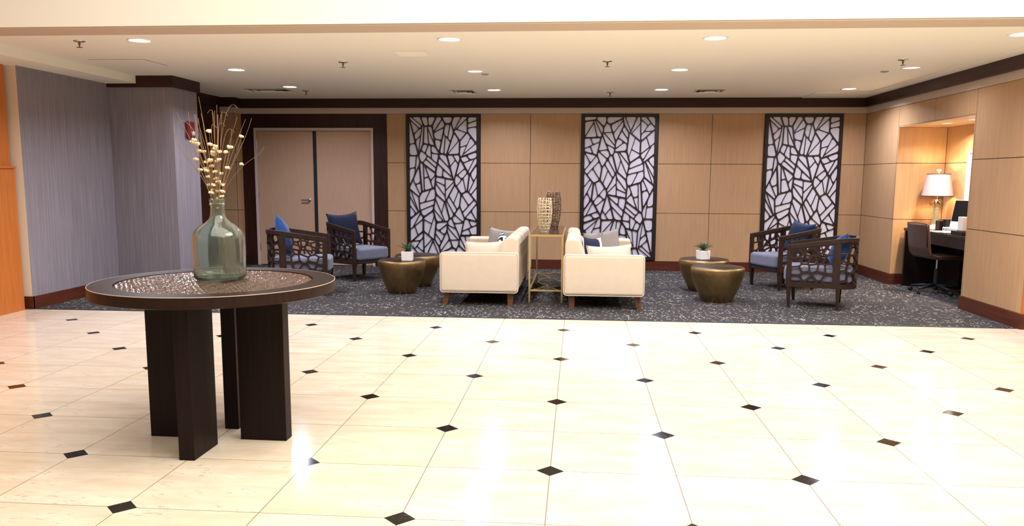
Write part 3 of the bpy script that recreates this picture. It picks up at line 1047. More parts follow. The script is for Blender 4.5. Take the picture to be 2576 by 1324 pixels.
# the stray stem that leans far right
neck = Vector((BV[0] + 0.02, BV[1], TZ + 0.435))
pts = bez(Vector((BV[0] - 0.02, BV[1], TZ + 0.03)), neck - Vector((0.02, 0, 0.3)), neck - Vector((0.008, 0, 0.15)), neck - Vector((0.0, 0, 0.02)), 6)
pts += bez(neck, neck + Vector((0.045, 0, 0.1)), Vector((-1.83, BV[1] - 0.02, 1.475)), Vector((-1.745, BV[1] - 0.03, 1.52)), 8) + [Vector((-1.71, BV[1] - 0.03, 1.545)), Vector((-1.684, BV[1] - 0.03, 1.58))]
st = build('flower_stem', MB().tube(pts, 0.0012, 4), m_twig)
tag(st, 'dried flower stem that leans far out to the right of the bunch', 'dried flower', GS)
mb = MB()
for k in range(8):
    a = 2 * pi * k / 8
    mb.lathe([(0.0, -0.005), (0.005, -0.002), (0.005, 0.002), (0.0, 0.005)], 7, Vector((-1.817, BV[1] - 0.02, 1.489)) + Vector((cos(a) * 0.007, sin(a) * 0.006, rng.uniform(-0.004, 0.004))), cap0=False, cap1=False)
build('blossom', mb, m_flower, st, smooth=True)

# ------------------------------------------------------------------ sofas
SOFA_L = 2.46


def loaf(x0, x1, y0, y1, z0, z1, r):
    return MB().box((x0, y0, z0), (x1, y1, z1))


def make_sofa(label, loc, flip):
    """local: open (seat) side towards -x, back at +x; y from 0 (near arm) to SOFA_L"""
    th = thing('sofa', label, 'sofa', loc, 0, 'pair of cream sofas back to back')
    s = -1 if flip else 1
    D = 0.87

    def B(x0, x1, y0, y1, z0, z1):
        return MB().box((s * x0, y0, z0), (s * x1, y1, z1))
    for ya in (0.0, SOFA_L - 0.14):
        arm = build('armrest', B(-D, 0, ya, ya + 0.14, 0.155, 0.60), m_sofa, th, bevel=0.035, seg=4)
        loop = []
        r_ = 0.035
        yo = ya + 0.002 if ya == 0 else ya + 0.138
        for cx, cz, a0 in ((-r_, 0.60 - r_, 0), (-D + r_, 0.60 - r_, 1), (-D + r_, 0.155 + r_, 2), (-r_, 0.155 + r_, 3)):
            for k in range(5):
                a = a0 * pi / 2 + k * pi / 8
                loop.append((s * (cx + r_ * cos(a)), yo, cz + r_ * sin(a)))
        build('piping', MB().tube(loop, 0.0045, 6, closed=True), m_piping, arm, smooth=True)
    # back: slanted inner face, rounded top
    prof = [(-0.01, 0.16), (-0.01, 0.70), (-0.025, 0.742), (-0.06, 0.758), (-0.13, 0.755), (-0.17, 0.735), (-0.27, 0.40), (-0.27, 0.16)]
    y0, y1 = 0.142, SOFA_L - 0.142
    mb = MB()
    n = len(prof)
    mb.prism([(s * a, y0, b) for a, b in prof], [(s * a, y1, b) for a, b in prof])
    build('backrest', mb, m_sofa, th, bevel=0.018, seg=3)
    build('base', B(-D + 0.03, -0.02, 0.13, SOFA_L - 0.13, 0.165, 0.30), m_sofa, th, bevel=0.01)
    for k in range(2):
        ya = 0.145 + k * (SOFA_L - 0.29) / 2
        build('seat_cushion', B(-D - 0.01, -0.255, ya + 0.004, ya + (SOFA_L - 0.29) / 2 - 0.004, 0.302, 0.41), m_sofa, th, bevel=0.045, seg=4)
    for xx in (-0.80, -0.09):
        for yy in (0.10, SOFA_L - 0.10):
            sx = -0.03 if xx < -0.4 else 0.0
            sx2 = sx - 0.008
            tp = [(s * (xx - 0.035), yy - 0.03, 0.16), (s * (xx + 0.04), yy - 0.03, 0.16), (s * (xx + 0.04), yy + 0.03, 0.16), (s * (xx - 0.035), yy + 0.03, 0.16)]
            bt = [(s * (xx - 0.028 + sx), yy - 0.025, 0), (s * (xx + 0.022 + sx), yy - 0.025, 0), (s * (xx + 0.022 + sx), yy + 0.025, 0), (s * (xx - 0.028 + sx), yy + 0.025, 0)]
            build('leg', MB().prism(bt, tp), m_sofaleg, th)
    return th


make_sofa('cream sofa left of the gold console, facing the doors side', (-0.648, 8.70, 0), False)
make_sofa('cream sofa right of the gold console, facing the desk alcove side', (-0.143, 8.60, 0), True)


def cushion(name, label, group, size, thick, Mw, mats, pleats=False, extra=None):
    """square cushion: local x width, z height, y thickness; Mw places it"""
    N = 14
    w, h = size
    mb = MB()
    grid = {}
    for sgn in (1, -1):
        vs, fs = [], []
        for j in range(N + 1):
            for i in range(N + 1):
                a, b = -1 + 2 * i / N, -1 + 2 * j / N
                ex = (1 - a * a) * (1 - b * b)
                pin = 1 - 0.09 * (1 - b * b) * abs(a) ** 3
                pin2 = 1 - 0.17 * (1 - a * a) * abs(b) ** 3
                y = sgn * thick / 2 * max(0.0, ex) ** 0.42
                vs.append((a * w / 2 * pin, y, b * h / 2 * pin2))
        for j in range(N):
            for i in range(N):
                q = j * (N + 1) + i
                fs.append((q, q + 1, q + N + 2, q + N + 1))
        mb.add(vs, fs, 0 if (sgn < 0 or len(mats) == 1) else 1)
    o = build(name, mb, mats, smooth=True)
    bm = bmesh.new()
    bm.from_mesh(o.data)
    bmesh.ops.remove_doubles(bm, verts=bm.verts, dist=0.0005)
    bmesh.ops.recalc_face_normals(bm, faces=bm.faces)
    bm.to_mesh(o.data)
    bm.free()
    o.matrix_world = Mw
    tag(o, label, 'cushion', group)
    seam = []
    for a0 in range(4):
        for k in range(N):
            a = -1 + 2 * k / N
            p = [(a, -1), (1, a), (-a, 1), (-1, -a)][a0]
            pin = 1 - 0.09 * (1 - p[1] ** 2) * abs(p[0]) ** 3
            pin2 = 1 - 0.17 * (1 - p[0] ** 2) * abs(p[1]) ** 3
            seam.append((p[0] * w / 2 * pin, 0, p[1] * h / 2 * pin2))
    build('piping', MB().tube(seam, 0.0035, 5, closed=True), mats[0], o, smooth=True)
    if pleats:
        for dx in (-0.03, 0.015):
            pts = [(dx + 0.012 * sin(k * 0.8), -(thick / 2 * max(0, (1 - (dx * 2 / w) ** 2) * (1 - (-.94 + 1.88 * k / 12) ** 2)) ** 0.42) - 0.002, (-.94 + 1.88 * k / 12) * h / 2 * 0.98) for k in range(13)]
            build('pleat', MB().tube(pts, 0.007, 6), mats[0], o, smooth=True)
    return o


def place(x, y, z, rz=0, rx=0, ry=0):
    return Matrix.Translation((x, y, z)) @ Matrix.Rotation(rz, 4, 'Z') @ Matrix.Rotation(rx, 4, 'X') @ Matrix.Rotation(ry, 4, 'Y')


GC = 'loose cushions on the cream sofas'
cushion('lumbar_cushion', 'beige oblong cushion inside the near arm of the left sofa', GC, (0.50, 0.29), 0.12, place(-1.03, 8.95, 0.572, 0.02, radians(-14), radians(-2)), [m_blanket])
cushion('lumbar_cushion', 'beige oblong cushion inside the near arm of the right sofa', GC, (0.50, 0.29), 0.12, place(0.355, 8.86, 0.548, -0.02, radians(-14), radians(-3)), [m_blanket])
cushion('throw_cushion', 'grey square cushion at the far end of the left sofa', GC, (0.42, 0.35), 0.13, place(-1.02, 10.84, 0.565, 0.12, radians(-14), radians(8)), [m_pgrey])
cushion('throw_cushion', 'pleated grey square cushion at the far end of the right sofa', GC, (0.48, 0.36), 0.13, place(0.33, 10.62, 0.56, -0.1, radians(-14), radians(-9)), [m_pgrey], pleats=True)
cushion('patterned_cushion', 'black and white patterned cushion against the left sofa back', GC, (0.34, 0.32), 0.12, place(-0.94, 10.0, 0.56, radians(-62), radians(-14), radians(10)), [m_netpat])
cushion('patterned_cushion', 'navy and white cushion against the right sofa back', GC, (0.38, 0.32), 0.13, place(0.19, 9.85, 0.55, radians(52), radians(-14), radians(6)), [m_navywhite])

# ------------------------------------------------------------------ gold console table
CX0, CX1, CY0, CY1, CZ = -0.552, -0.158, 9.04, 10.68, 0.79
th = thing('console_table', 'gold metal console table between the two sofas', 'console table', ((CX0 + CX1) / 2, (CY0 + CY1) / 2, 0))
hx, hy = (CX1 - CX0) / 2, (CY1 - CY0) / 2
tb = 0.022
for sx in (-1, 1):
    for sy in (-1, 1):
        build('leg', MB().box((sx * hx, sy * hy, 0), (sx * (hx - tb), sy * (hy - tb), CZ - 0.03)), m_gold, th, bevel=0.002)
mb = MB()
for sx in (-1, 1):
    mb.box((sx * hx, -hy, CZ - 0.03), (sx * (hx - tb), hy, CZ - 0.004))
for sy in (-1, 1):
    mb.box((-hx + tb, sy * hy, CZ - 0.03), (hx - tb, sy * (hy - tb), CZ - 0.004))
build('top_frame', mb, m_gold, th, bevel=0.002)
tag(build('table_top', MB().box((-hx + 0.012, -hy + 0.012, CZ - 0.012), (hx - 0.012, hy - 0.012, CZ)), m_amber, th), 'brown glass top', None)
mb = MB()
for sx in (-1, 1):
    mb.box((sx * hx, -hy + tb, 0.13), (sx * (hx - 0.018), hy - tb, 0.15))
for sy in (-1, 1):
    mb.box((-hx + tb, sy * hy, 0.13), (hx - tb, sy * (hy - 0.018), 0.15))
build('stretcher_frame', mb, m_gold, th, bevel=0.002)
Rr = hx - 0.02


for sg in (-1, 1):
    crv = []
    for k in range(49):
        f = k / 48
        if f < 0.3:
            x = 1 - math.sin(pi / 2 * f / 0.3)
        elif f > 0.7:
            x = 1 - math.sin(pi / 2 * (1 - f) / 0.3)
        else:
            x = -0.72 * math.sin(pi * (f - 0.3) / 0.4)
        crv.append((sg * Rr * x, -hy + 0.02 + (2 * hy - 0.04) * f, 0.14))
    build('stretcher_scroll', MB().tube(crv, 0.006, 6), m_gold, th, smooth=True)


# openwork vases
def net_vase(label, loc, prof, nv, nh, wire, m_, seed, hole=None):
    rg = random.Random(seed)
    th = thing('openwork_vase', label, 'vase', loc, 0, 'openwork vases on the gold console')

    def rad(z):
        for (r0, z0), (r1, z1) in zip(prof[:-1], prof[1:]):
            if z0 <= z <= z1:
                f = (z - z0) / (z1 - z0)
                f = f * f * (3 - 2 * f) if False else f
                return r0 + (r1 - r0) * f
        return prof[-1][0]
    H_ = prof[-1][1]
    P = {}
    for j in range(nh + 1):
        for i in range(nv):
            z = H_ * j / nh
            if 0 < j < nh:
                z += rg.uniform(-0.22, 0.22) * H_ / nh
            a = 2 * pi * (i + rg.uniform(-0.24, 0.24)) / nv
            P[i, j] = (a, min(max(z, 0.002), H_ + (rg.uniform(0, 0.02) if j == nh else 0)))

    def xyz(a, z):
        r = rad(min(z, H_))
        return Vector((r * cos(a), r * sin(a), z))

    def inside(a, z):
        if not hole:
            return False
        da = (a - hole[0] + pi) % (2 * pi) - pi
        return (da / hole[2]) ** 2 + ((z - hole[1]) / hole[3]) ** 2 < 1
    mb = MB()
    for i in range(nv):
        for j in range(nh):
            for (a0, z0), (a1, z1) in ((P[i, j], P[i, j + 1]), (P[i, j], P[(i + 1) % nv, j])):
                if a1 - a0 > pi:
                    a1 -= 2 * pi
                if a1 - a0 < -pi:
                    a1 += 2 * pi
                if inside((a0 + a1) / 2, (z0 + z1) / 2):
                    continue
                mb.tube([xyz(a0 + (a1 - a0) * k / 3, z0 + (z1 - z0) * k / 3) for k in range(4)], wire * rg.uniform(0.85, 1.2), 6)
    build('wire_body', mb, m_, th, smooth=True)
    if hole:
        pts = []
        for k in range(32):
            a, z = hole[0] + hole[2] * cos(2 * pi * k / 32), hole[1] + hole[3] * sin(2 * pi * k / 32)
            pts.append(xyz(a, z) * 1.0)
        build('oval_rim', MB().tube(pts, wire * 1.7, 8, closed=True), m_, th, smooth=True)
    build('base_disc', MB().lathe([(prof[0][0], 0.0), (prof[0][0], 0.006)], 24), m_, th)
    return th


net_vase('shorter pale openwork metal vase at the front of the console', (-0.395, 9.50, CZ), [(0.050, 0), (0.066, 0.07), (0.082, 0.17), (0.087, 0.26), (0.082, 0.34), (0.070, 0.40)], 14, 11, 0.0068, m_vnet, 3)
net_vase('taller bronze openwork metal vase at the back of the console', (-0.315, 10.30, CZ), [(0.056, 0), (0.062, 0.02), (0.082, 0.12), (0.096, 0.24), (0.094, 0.36), (0.078, 0.465)], 15, 13, 0.0062, m_vdark, 8, hole=(-pi / 2 - 0.25, 0.18, 0.62, 0.085))


# ------------------------------------------------------------------ bronze drum tables and potted succulents
def drum(label, x, y, h, rt_):
    th = thing('drum_table', label, 'side table', (x, y, 0), 0, 'bronze drum tables')
    k = rt_ / 0.30
    prof = [(0.0, 0.0), (0.166 * k, 0.0), (0.172 * k, 0.006), (0.205 * k, 0.08), (0.242 * k, 0.16), (0.274 * k, 0.25), (0.294 * k, 0.33), (0.299 * k, 0.375), (0.296 * k, h - 0.018), (0.286 * k, h - 0.006)]
    build('body', MB().lathe(prof, 64, cap0=False, cap1=False), m_bronze, th, smooth=True, angle=60)
    build('table_top', MB().lathe([(0.287 * k, h - 0.007), (0.278 * k, h - 0.001), (0.0, h)], 64, cap0=False, cap1=False), m_bronzetop, th, smooth=True)
    return th


drum('front bronze drum table of the left pair, holding a potted plant', -2.165, 9.67, 0.415, 0.297)
drum('rear bronze drum table of the left pair, partly hidden', -2.10, 10.32, 0.415, 0.30)
drum('front bronze drum table of the right pair, nothing on top', 1.645, 9.43, 0.41, 0.312)
drum('rear bronze drum table of the right pair, holding a potted plant', 1.625, 10.33, 0.41, 0.318)


def plant(label, x, y, z, rot, seed, w, h, spread):
    rg = random.Random(seed)
    th = thing('potted_succulent', label, 'potted plant', (x, y, z), rot, 'potted succulents on the drum tables')
    a, b = w / 2, w / 2 * 0.94
    mb = MB()
    mb.prism([(-b, -b, 0), (b, -b, 0), (b, b, 0), (-b, b, 0)], [(-a, -a, h), (a, -a, h), (a, a, h), (-a, a, h)])
    build('pot', mb, m_pot, th, bevel=0.004)
    build('soil', MB().lathe([(a * 0.85, h + 0.001), (0.0, h + 0.012)], 16, cap0=False, cap1=False), m_soil, th)
    n = 17
    for k in range(n):
        az = k * 2.39996 + rg.uniform(-0.2, 0.2)
        el = radians(12 + 62 * k / n)
        L = spread * (1.0 - 0.30 * k / n) * rg.uniform(0.85, 1.1)
        mb = MB()
        secs = []
        for q in range(6):
            f = q / 5
            wd_ = 0.016 * (1 - f) ** 0.6 * (0.55 + 1.1 * f if f < 0.4 else 1.0) + 0.0008
            rr = 0.008 + L * f * cos(el) * (1 - 0.08 * f)
            zz = h + 0.008 + L * f * sin(el) * (1 - 0.15 * f) + 0.018 * sin(pi * f)
            c_ = Vector((rr * cos(az), rr * sin(az), zz))
            sd = Vector((-sin(az), cos(az), 0)) * wd_
            upv = Vector((-cos(az) * sin(el), -sin(az) * sin(el), cos(el))) * wd_ * 0.3
            secs += [c_ - sd + upv * 1.2, c_ - upv, c_ + sd + upv * 1.2, c_ + upv * 0.5]
        fs = []
        for q in range(5):
            for e in range(4):
                fs.append((q * 4 + e, q * 4 + (e + 1) % 4, q * 4 + 4 + (e + 1) % 4, q * 4 + 4 + e))
        fs += [(3, 2, 1, 0), (20, 21, 22, 23)]
        mb.add(secs, fs)
        build('leaf', mb, m_leaf, th, smooth=True)
    return th


plant('spiky succulent in a white cube pot on the left front drum table', -2.068, 9.55, 0.415, 0.08, 2, 0.136, 0.112, 0.17)
plant('spiky succulent in a white cube pot on the right rear drum table', 1.60, 10.26, 0.41, 0.35, 6, 0.135, 0.112, 0.16)

# ------------------------------------------------------------------ barrel armchairs
AX0, AXB, AYW, RC = 0.295, -0.43, 0.325, 0.20     # front, back, half width, corner radius
SA = AX0 - (AXB + RC)
SB = RC * pi / 2
SCN = 2 * (AYW - RC)
STOT = 2 * SA + 2 * SB + SCN


def upath(s_, off=0.0):
    """plan position along the U from the right arm's front, round the back, to the left arm's front; off = inwards"""
    if s_ <= SA:
        p, n_ = Vector((AX0 - s_, -AYW)), Vector((0, 1))
    elif s_ <= SA + SB:
        a = (s_ - SA) / RC
        n_ = Vector((sin(a), cos(a)))
        p = Vector((AXB + RC, -AYW + RC)) - n_ * RC
    elif s_ <= SA + SB + SCN:
        p, n_ = Vector((AXB, -AYW + RC + (s_ - SA - SB))), Vector((1, 0))
    elif s_ <= SA + 2 * SB + SCN:
        a = (s_ - SA - SB - SCN) / RC
        n_ = Vector((cos(a), -sin(a)))
        p = Vector((AXB + RC, AYW - RC)) - n_ * RC
    else:
        p, n_ = Vector((AXB + RC + (s_ - SA - 2 * SB - SCN), AYW)), Vector((0, -1))
    return p + n_ * off


def ztop(s_):
    x = upath(s_).x
    f = min(1.0, max(0.0, (AX0 - x) / (AX0 - (-0.30))))
    return 0.70 + 0.095 * f


def sweep(s0, s1, n, fz0, fz1, o0, o1):
    mb = MB()
    vs = []
    for k in range(n + 1):
        s_ = s0 + (s1 - s0) * k / n
        for off, fz in ((o0, fz0), (o1, fz0), (o1, fz1), (o0, fz1)):
            p = upath(s_, off)
            vs.append((p.x, p.y, fz(s_)))
    fs = []
    for k in range(n):
        for e in range(4):
            fs.append((4 * k + e, 4 * k + (e + 1) % 4, 4 * k + 4 + (e + 1) % 4, 4 * k + 4 + e))
    fs += [(3, 2, 1, 0), tuple(4 * n + e for e in range(4))]
    return mb.add(vs, fs)


rng = random.Random(21)
ZB0, ZB1, RAIL = 0.235, 0.285, 0.052
mid_h = 0.40


def chair_cells(s0, s1, seedn):
    rg = random.Random(seedn)
    w, h = s1 - s0, 1.0
    nx = max(2, round(w / 0.098))
    seeds = [((i + 0.5 + rg.uniform(-0.27, 0.27)) * w / nx, (j + 0.5 + (0.25 if i % 2 else 0) + rg.uniform(-0.25, 0.25)) * 0.40 / 4)
             for i in range(nx) for j in range(-1, 5)]
    out = []
    for poly in voronoi(w, 0.40, seeds, 0.85):
        inn = inset(poly, 0.0092)
        if len(inn) < 3 or parea(inn) < 2e-4:
            out.append((poly, []))
            continue
        out.append((poly, [rounded(inn, 0.011)]))
    return out


def make_chair():
    th = thing('barrel_armchair', 'x', 'armchair')
    zr = lambda s_: ztop(s_) - RAIL
    build('top_rail', sweep(0, STOT, 60, zr, ztop, -0.004, 0.034), m_chairwood, th, bevel=0.004)
    build('seat_rail', sweep(0, STOT, 60, lambda s_: ZB0, lambda s_: ZB1, -0.002, 0.03), m_chairwood, th)
    build('front_rail', MB().box((AX0 - 0.035, -AYW + 0.03, ZB0), (AX0 - 0.005, AYW - 0.03, ZB1)), m_chairwood, th)
    posts = [(0, 0.045), (STOT - 0.045, STOT), (SA - 0.035, SA + 0.025), (STOT - SA - 0.025, STOT - SA + 0.035)]
    for a, b in posts:
        build('post', sweep(a, b, 3, lambda s_: ZB1 - 0.001, lambda s_: ztop(s_) - RAIL + 0.001, -0.002, 0.03), m_chairwood, th)
    for i, (a, b) in enumerate(((0.045, SA - 0.035), (SA + 0.025, STOT - SA - 0.025), (STOT - SA + 0.035, STOT - 0.045))):
        mb = MB()

        def fm(u_, v_, d, a=a):
            s_ = a + u_
            p = upath(s_, 0.003 + d)
            z = ZB1 + (ztop(s_) - RAIL - ZB1) * v_ / 0.40
            return (p.x, p.y, z)
        lattice(mb, 1, 1, chair_cells(a, b, 31 + i * (1 if i < 2 else 0) if i != 2 else 33), 0.022, fm)
        build('lattice_panel', mb, m_chairwood, th)
    # seat: cushion bulges forward, rounded
    outline = [(AX0 + 0.03, -AYW + 0.05), (AX0 + 0.045, 0), (AX0 + 0.03, AYW - 0.05)]
    ins = [upath(s_, 0.036) for s_ in [STOT - 0.05 - (STOT - 0.1) * k / 28 for k in range(29)]]
    outline += [(p.x, p.y) for p in ins]
    mb = MB().prism([(x, y, 0.288) for x, y in outline], [(x, y, 0.455) for x, y in outline])
    build('seat_cushion', mb, m_seat, th, bevel=0.04, seg=4)
    build('seat_deck', MB().prism([(x * 0.93, y * 0.95, 0.245) for x, y in outline], [(x * 0.93, y * 0.95, 0.286) for x, y in outline]), m_dark, th)
    for x, y in ((0.265, -0.298), (0.265, 0.298), (-0.25, -0.298), (-0.25, 0.298)):
        t_, b_ = 0.024, 0.015
        k_ = -0.01 if x > 0 else 0.0
        mb = MB().prism([(x + k_ - b_, y - b_, 0), (x + k_ + b_, y - b_, 0), (x + k_ + b_, y + b_, 0), (x + k_ - b_, y + b_, 0)],
                        [(x - t_, y - t_, ZB0 + 0.002), (x + t_, y - t_, ZB0 + 0.002), (x + t_, y + t_, ZB0 + 0.002), (x - t_, y + t_, ZB0 + 0.002)])
        build('leg', mb, m_chairwood, th, bevel=0.002)
    return th


GA = 'barrel armchairs with lattice sides'
CHAIRS = [(-3.345, 9.52, 13.5, 'front lattice armchair of the left pair, behind the round table, bright blue cushion'),
          (-3.07, 10.975, -34.8, 'rear lattice armchair of the left pair, before the double doors, dark navy cushion'),
          (2.716, 10.757, 203, 'rear lattice armchair of the right pair, before the rightmost screen'),
          (2.717, 9.259, 160.5, 'front lattice armchair of the right pair, nearest the desk alcove')]
proto = make_chair()
cobs = []
for i, (x, y, a, lab) in enumerate(CHAIRS):
    c = proto if i == 0 else copy_tree(proto)
    c.location = (x, y, 0)
    c.rotation_euler = (0, 0, radians(a))
    tag(c, lab, 'armchair', GA)
    cobs.append((x, y, radians(a)))


def chair_cushion(i, label, m_, lx_, ly_, lz_, rz, rx, ry, size=(0.46, 0.46), thick=0.15):
    x, y, a = cobs[i]
    Mw = Matrix.Translation((x, y, 0)) @ Matrix.Rotation(a, 4, 'Z') @ place(lx_, ly_, lz_, rz, rx, ry)
    return cushion('throw_cushion', label, 'blue cushions on the armchairs', size, thick, Mw, [m_])


# cushions lean on the chair backs (local x forward); width along the chair's y
chair_cushion(0, 'bright blue cushion on the front armchair behind the round table', m_pblue, -0.235, -0.03, 0.715, pi / 2, radians(-16), radians(20), (0.42, 0.44))
chair_cushion(1, 'dark navy cushion on the armchair before the double doors', m_pnavy, -0.23, -0.06, 0.69, pi / 2, radians(-14), radians(-2), (0.54, 0.48))
chair_cushion(2, 'deep blue cushion on the armchair before the rightmost screen', m_pdeep, -0.24, 0.0, 0.655, pi / 2, radians(-18), radians(6), (0.46, 0.46))
chair_cushion(3, 'slumped blue cushion on the armchair nearest the desk alcove', m_pblue, -0.24, 0.03, 0.635, pi / 2, radians(-20), radians(-6), (0.46, 0.40), 0.2)

# ------------------------------------------------------------------ desk alcove
DZT = 0.785
th = thing('desk', 'dark brown built-in desk in the lit alcove', 'desk', (4.645, 10.2, 0))
build('desk_top', MB().box((-0.245, -0.98, DZT - 0.035), (0.245, 0.97, DZT)), m_desk, th, bevel=0.003)
for y in (-0.96, 0.93):
    build('end_panel', MB().box((-0.24, y - 0.02, 0), (0.24, y + 0.02, DZT - 0.036)), m_desk, th, bevel=0.002)
build('apron', MB().box((-0.195, -0.94, DZT - 0.16), (-0.17, 0.91, DZT - 0.036)), m_desk, th)
build('modesty_panel', MB().box((0.19, 0.28, 0.05), (0.21, 0.91, DZT - 0.036)), m_desk, th)

th = thing('palm_lamp', 'table lamp with a palm tree base and pink-white shade in the alcove', 'table lamp', (4.70, 10.93, DZT))
build('foot', MB().lathe([(0.085, 0), (0.085, 0.012), (0.078, 0.018), (0.074, 0.034), (0.056, 0.05), (0.04, 0.062)], 28), m_palm, th, smooth=True, angle=40)
prof = [(0.04, 0.06)]
nr = 15
for k in range(nr):
    z0 = 0.06 + 0.27 * k / nr
    r0 = 0.042 - 0.014 * k / nr
    prof += [(r0 - 0.007, z0 + 0.002), (r0 + 0.002, z0 + 0.006), (r0 + 0.001, z0 + 0.015)]
prof += [(0.024, 0.335)]
mb = MB()
mb.lathe(prof, 20)
for j, f in enumerate(mb.f):
    if len(f) == 4 and (j // 20) % 3 == 0:
        mb.mi[j] = 1
build('trunk', mb, [m_palm, m_palmgroove], th, smooth=True)
for k in range(9):
    a = 2 * pi * k / 9
    mb = MB()
    secs = []
    L = 0.085 if k % 2 else 0.07
    for q in range(6):
        f = q / 5
        w_ = 0.02 * sin(pi * min(0.97, 0.18 + 0.8 * f))
        rr = 0.012 + L * f
        zz = 0.345 + 0.03 * sin(pi * f * 0.9) - 0.045 * f * f + (0.018 if k % 2 == 0 else 0)
        c_ = Vector((rr * cos(a), rr * sin(a), zz))
        sd = Vector((-sin(a), cos(a), 0)) * w_
        secs += [c_ - sd, c_ + Vector((0, 0, 0.006)), c_ + sd, c_ - Vector((0, 0, 0.004))]
    fs = [(q * 4 + e, q * 4 + (e + 1) % 4, q * 4 + 4 + (e + 1) % 4, q * 4 + 4 + e) for q in range(5) for e in range(4)] + [(3, 2, 1, 0), (20, 21, 22, 23)]
    mb.add(secs, fs)
    build('frond', mb, m_palmleaf if k % 3 else m_palm, th, smooth=True)
build('stem', MB().lathe([(0.006, 0.33), (0.006, 0.74)], 10), m_steel, th)
sh = build('lamp_shade', MB().lathe([(0.192, 0.435), (0.138, 0.72), (0.136, 0.72), (0.190, 0.435)], 48, cap0=False, cap1=False, close=True), m_shade, th, smooth=True, angle=50)
mb = MB()
for r_, z_ in ((0.192, 0.436), (0.138, 0.719)):
    mb.tube([(r_ * cos(2 * pi * k / 40), r_ * sin(2 * pi * k / 40), z_) for k in range(40)], 0.004, 6, closed=True)
build('shade_trim', mb, m_shadetrim, sh, smooth=True)
mb = MB().lathe([(0.012, 0.735), (0.006, 0.742), (0.012, 0.752), (0.02, 0.76), (0.012, 0.772), (0.0, 0.778)], 16, cap1=False)
for k in range(6):
    a = 2 * pi * k / 6
    mb.tube([(0, 0, 0.768), (0.018 * cos(a), 0.018 * sin(a), 0.776), (0.034 * cos(a), 0.034 * sin(a), 0.765)], [0.005, 0.006, 0.002], 5)
build('finial', mb, m_palm, th, smooth=True)
build('light_bulb', MB().lathe([(0.0, 0.50), (0.02, 0.51), (0.03, 0.54), (0.02, 0.57), (0.0, 0.58)], 16, cap0=False, cap1=False), mat('lamp_bulb', (255, 255, 255), 0.5, emit=(255, 196, 110), estr=40), th, smooth=True)
pl = bpy.data.lights.new('lamp_glow', 'POINT')
pl.energy = 22
pl.color = (1.0, 0.72, 0.36)
pl.shadow_soft_size = 0.035
po_ = bpy.data.objects.new('lamp_glow', pl)
COL.objects.link(po_)
po_.parent = th
po_.location = (0, 0, 0.62)

for x, y, lab in ((4.53, 10.42, 'small warm downlight in the alcove ceiling above the lamp'), (4.53, 9.75, 'small warm downlight in the alcove ceiling, nearer the pier')):
    th = thing('alcove_light', lab, 'ceiling light', (x, y, AZ), 0, 'warm downlights in the desk alcove')
    build('trim_ring', MB().lathe([(0.06, 0), (0.058, -0.005), (0.045, -0.006), (0.042, 0.0)], 24, cap0=False, cap1=False), m_plastic, th, smooth=True)
    build('lens', MB().lathe([(0.044, -0.001), (0.0, -0.003)], 24, cap0=True, cap1=False), m_warm, th)
    area_light('bulb', (0, 0, -0.01), (0.08, 0.08), 30, (1.0, 0.86, 0.68), spread=150, shape='DISK', parent=th)

# computer, papers, boxes on the desk
th = thing('computer_monitor', 'slim silver desktop computer with a dark screen on the alcove desk', 'computer', (4.645, 9.93, DZT), radians(200))
TL = Matrix.Translation((0, 0, 0.1)) @ Matrix.Rotation(radians(-11), 4, 'Y') @ Matrix.Translation((0, 0, -0.1))
build('screen', MB().box((0.0101, -0.255, 0.142), (0.0, 0.255, 0.40)).xf(TL), m_screen, th)
build('housing', MB().box((-0.02, -0.262, 0.07), (0.0095, 0.262, 0.407)).xf(TL), m_alu, th, bevel=0.004)
build('logo', MB().lathe([(0.012, 0), (0.012, 0.001)], 16).xf(TL @ Matrix.Translation((0.0095, 0.0, 0.108)) @ Matrix.Rotation(pi / 2, 4, 'Y')), m_black, th)
mb = MB().prism([(-0.12, -0.1, 0), (0.06, -0.1, 0), (0.06, 0.1, 0), (-0.12, 0.1, 0)], [(-0.12, -0.1, 0.006), (0.06, -0.1, 0.006), (0.06, 0.1, 0.006), (-0.12, 0.1, 0.006)])
mb.prism([(-0.1, -0.08, 0.006), (-0.085, -0.08, 0.006), (-0.085, 0.08, 0.006), (-0.1, 0.08, 0.006)], [(-0.035, -0.08, 0.2), (-0.02, -0.08, 0.2), (-0.02, 0.08, 0.2), (-0.035, 0.08, 0.2)])
build('stand', mb, m_alu, th)
th = thing('speaker_box', 'small pale grey upright box beside the computer', 'speaker', (4.475, 9.67, DZT + 0.052), radians(12))
build('body', MB().box((-0.04, -0.045, 0.005), (0.04, 0.045, 0.165)), m_plastic, th, bevel=0.004)
build('foot', MB().box((-0.045, -0.05, 0), (0.045, 0.05, 0.006)), m_black, th)
o = tag(build('black_box', MB().box((-0.07, -0.14, 0), (0.07, 0.14, 0.05)), m_black, bevel=0.004, loc=(4.485, 9.70, DZT + 0.001)), 'flat black box at the desk front under the pale box', 'box')
for k, (x, y, r_) in enumerate(((4.525, 10.28, 0.12), (4.53, 10.14, -0.1))):
    o = build('paper_sheets', MB().box((-0.105, -0.148, 0), (0.105, 0.148, 0.006)), m_paper, loc=(x, y, DZT + 0.001 + k * 0.007))
    o.rotation_euler = (0, 0, r_)
    tag(o, ('lower white stack of papers on the desk front edge', 'upper white stack of papers on the desk front edge')[k], 'papers', 'papers on the desk')
th = thing('letter_tray', 'low white box with a grey side and dark mark beside the lamp', 'box', (4.70, 10.42, DZT), 0.1)
build('body', MB().box((-0.06, -0.13, 0), (0.06, 0.13, 0.05)), m_paper, th, bevel=0.003)
build('side_panel', MB().box((-0.063, -0.126, 0.006), (-0.0605, 0.07, 0.044)), m_grey, th)
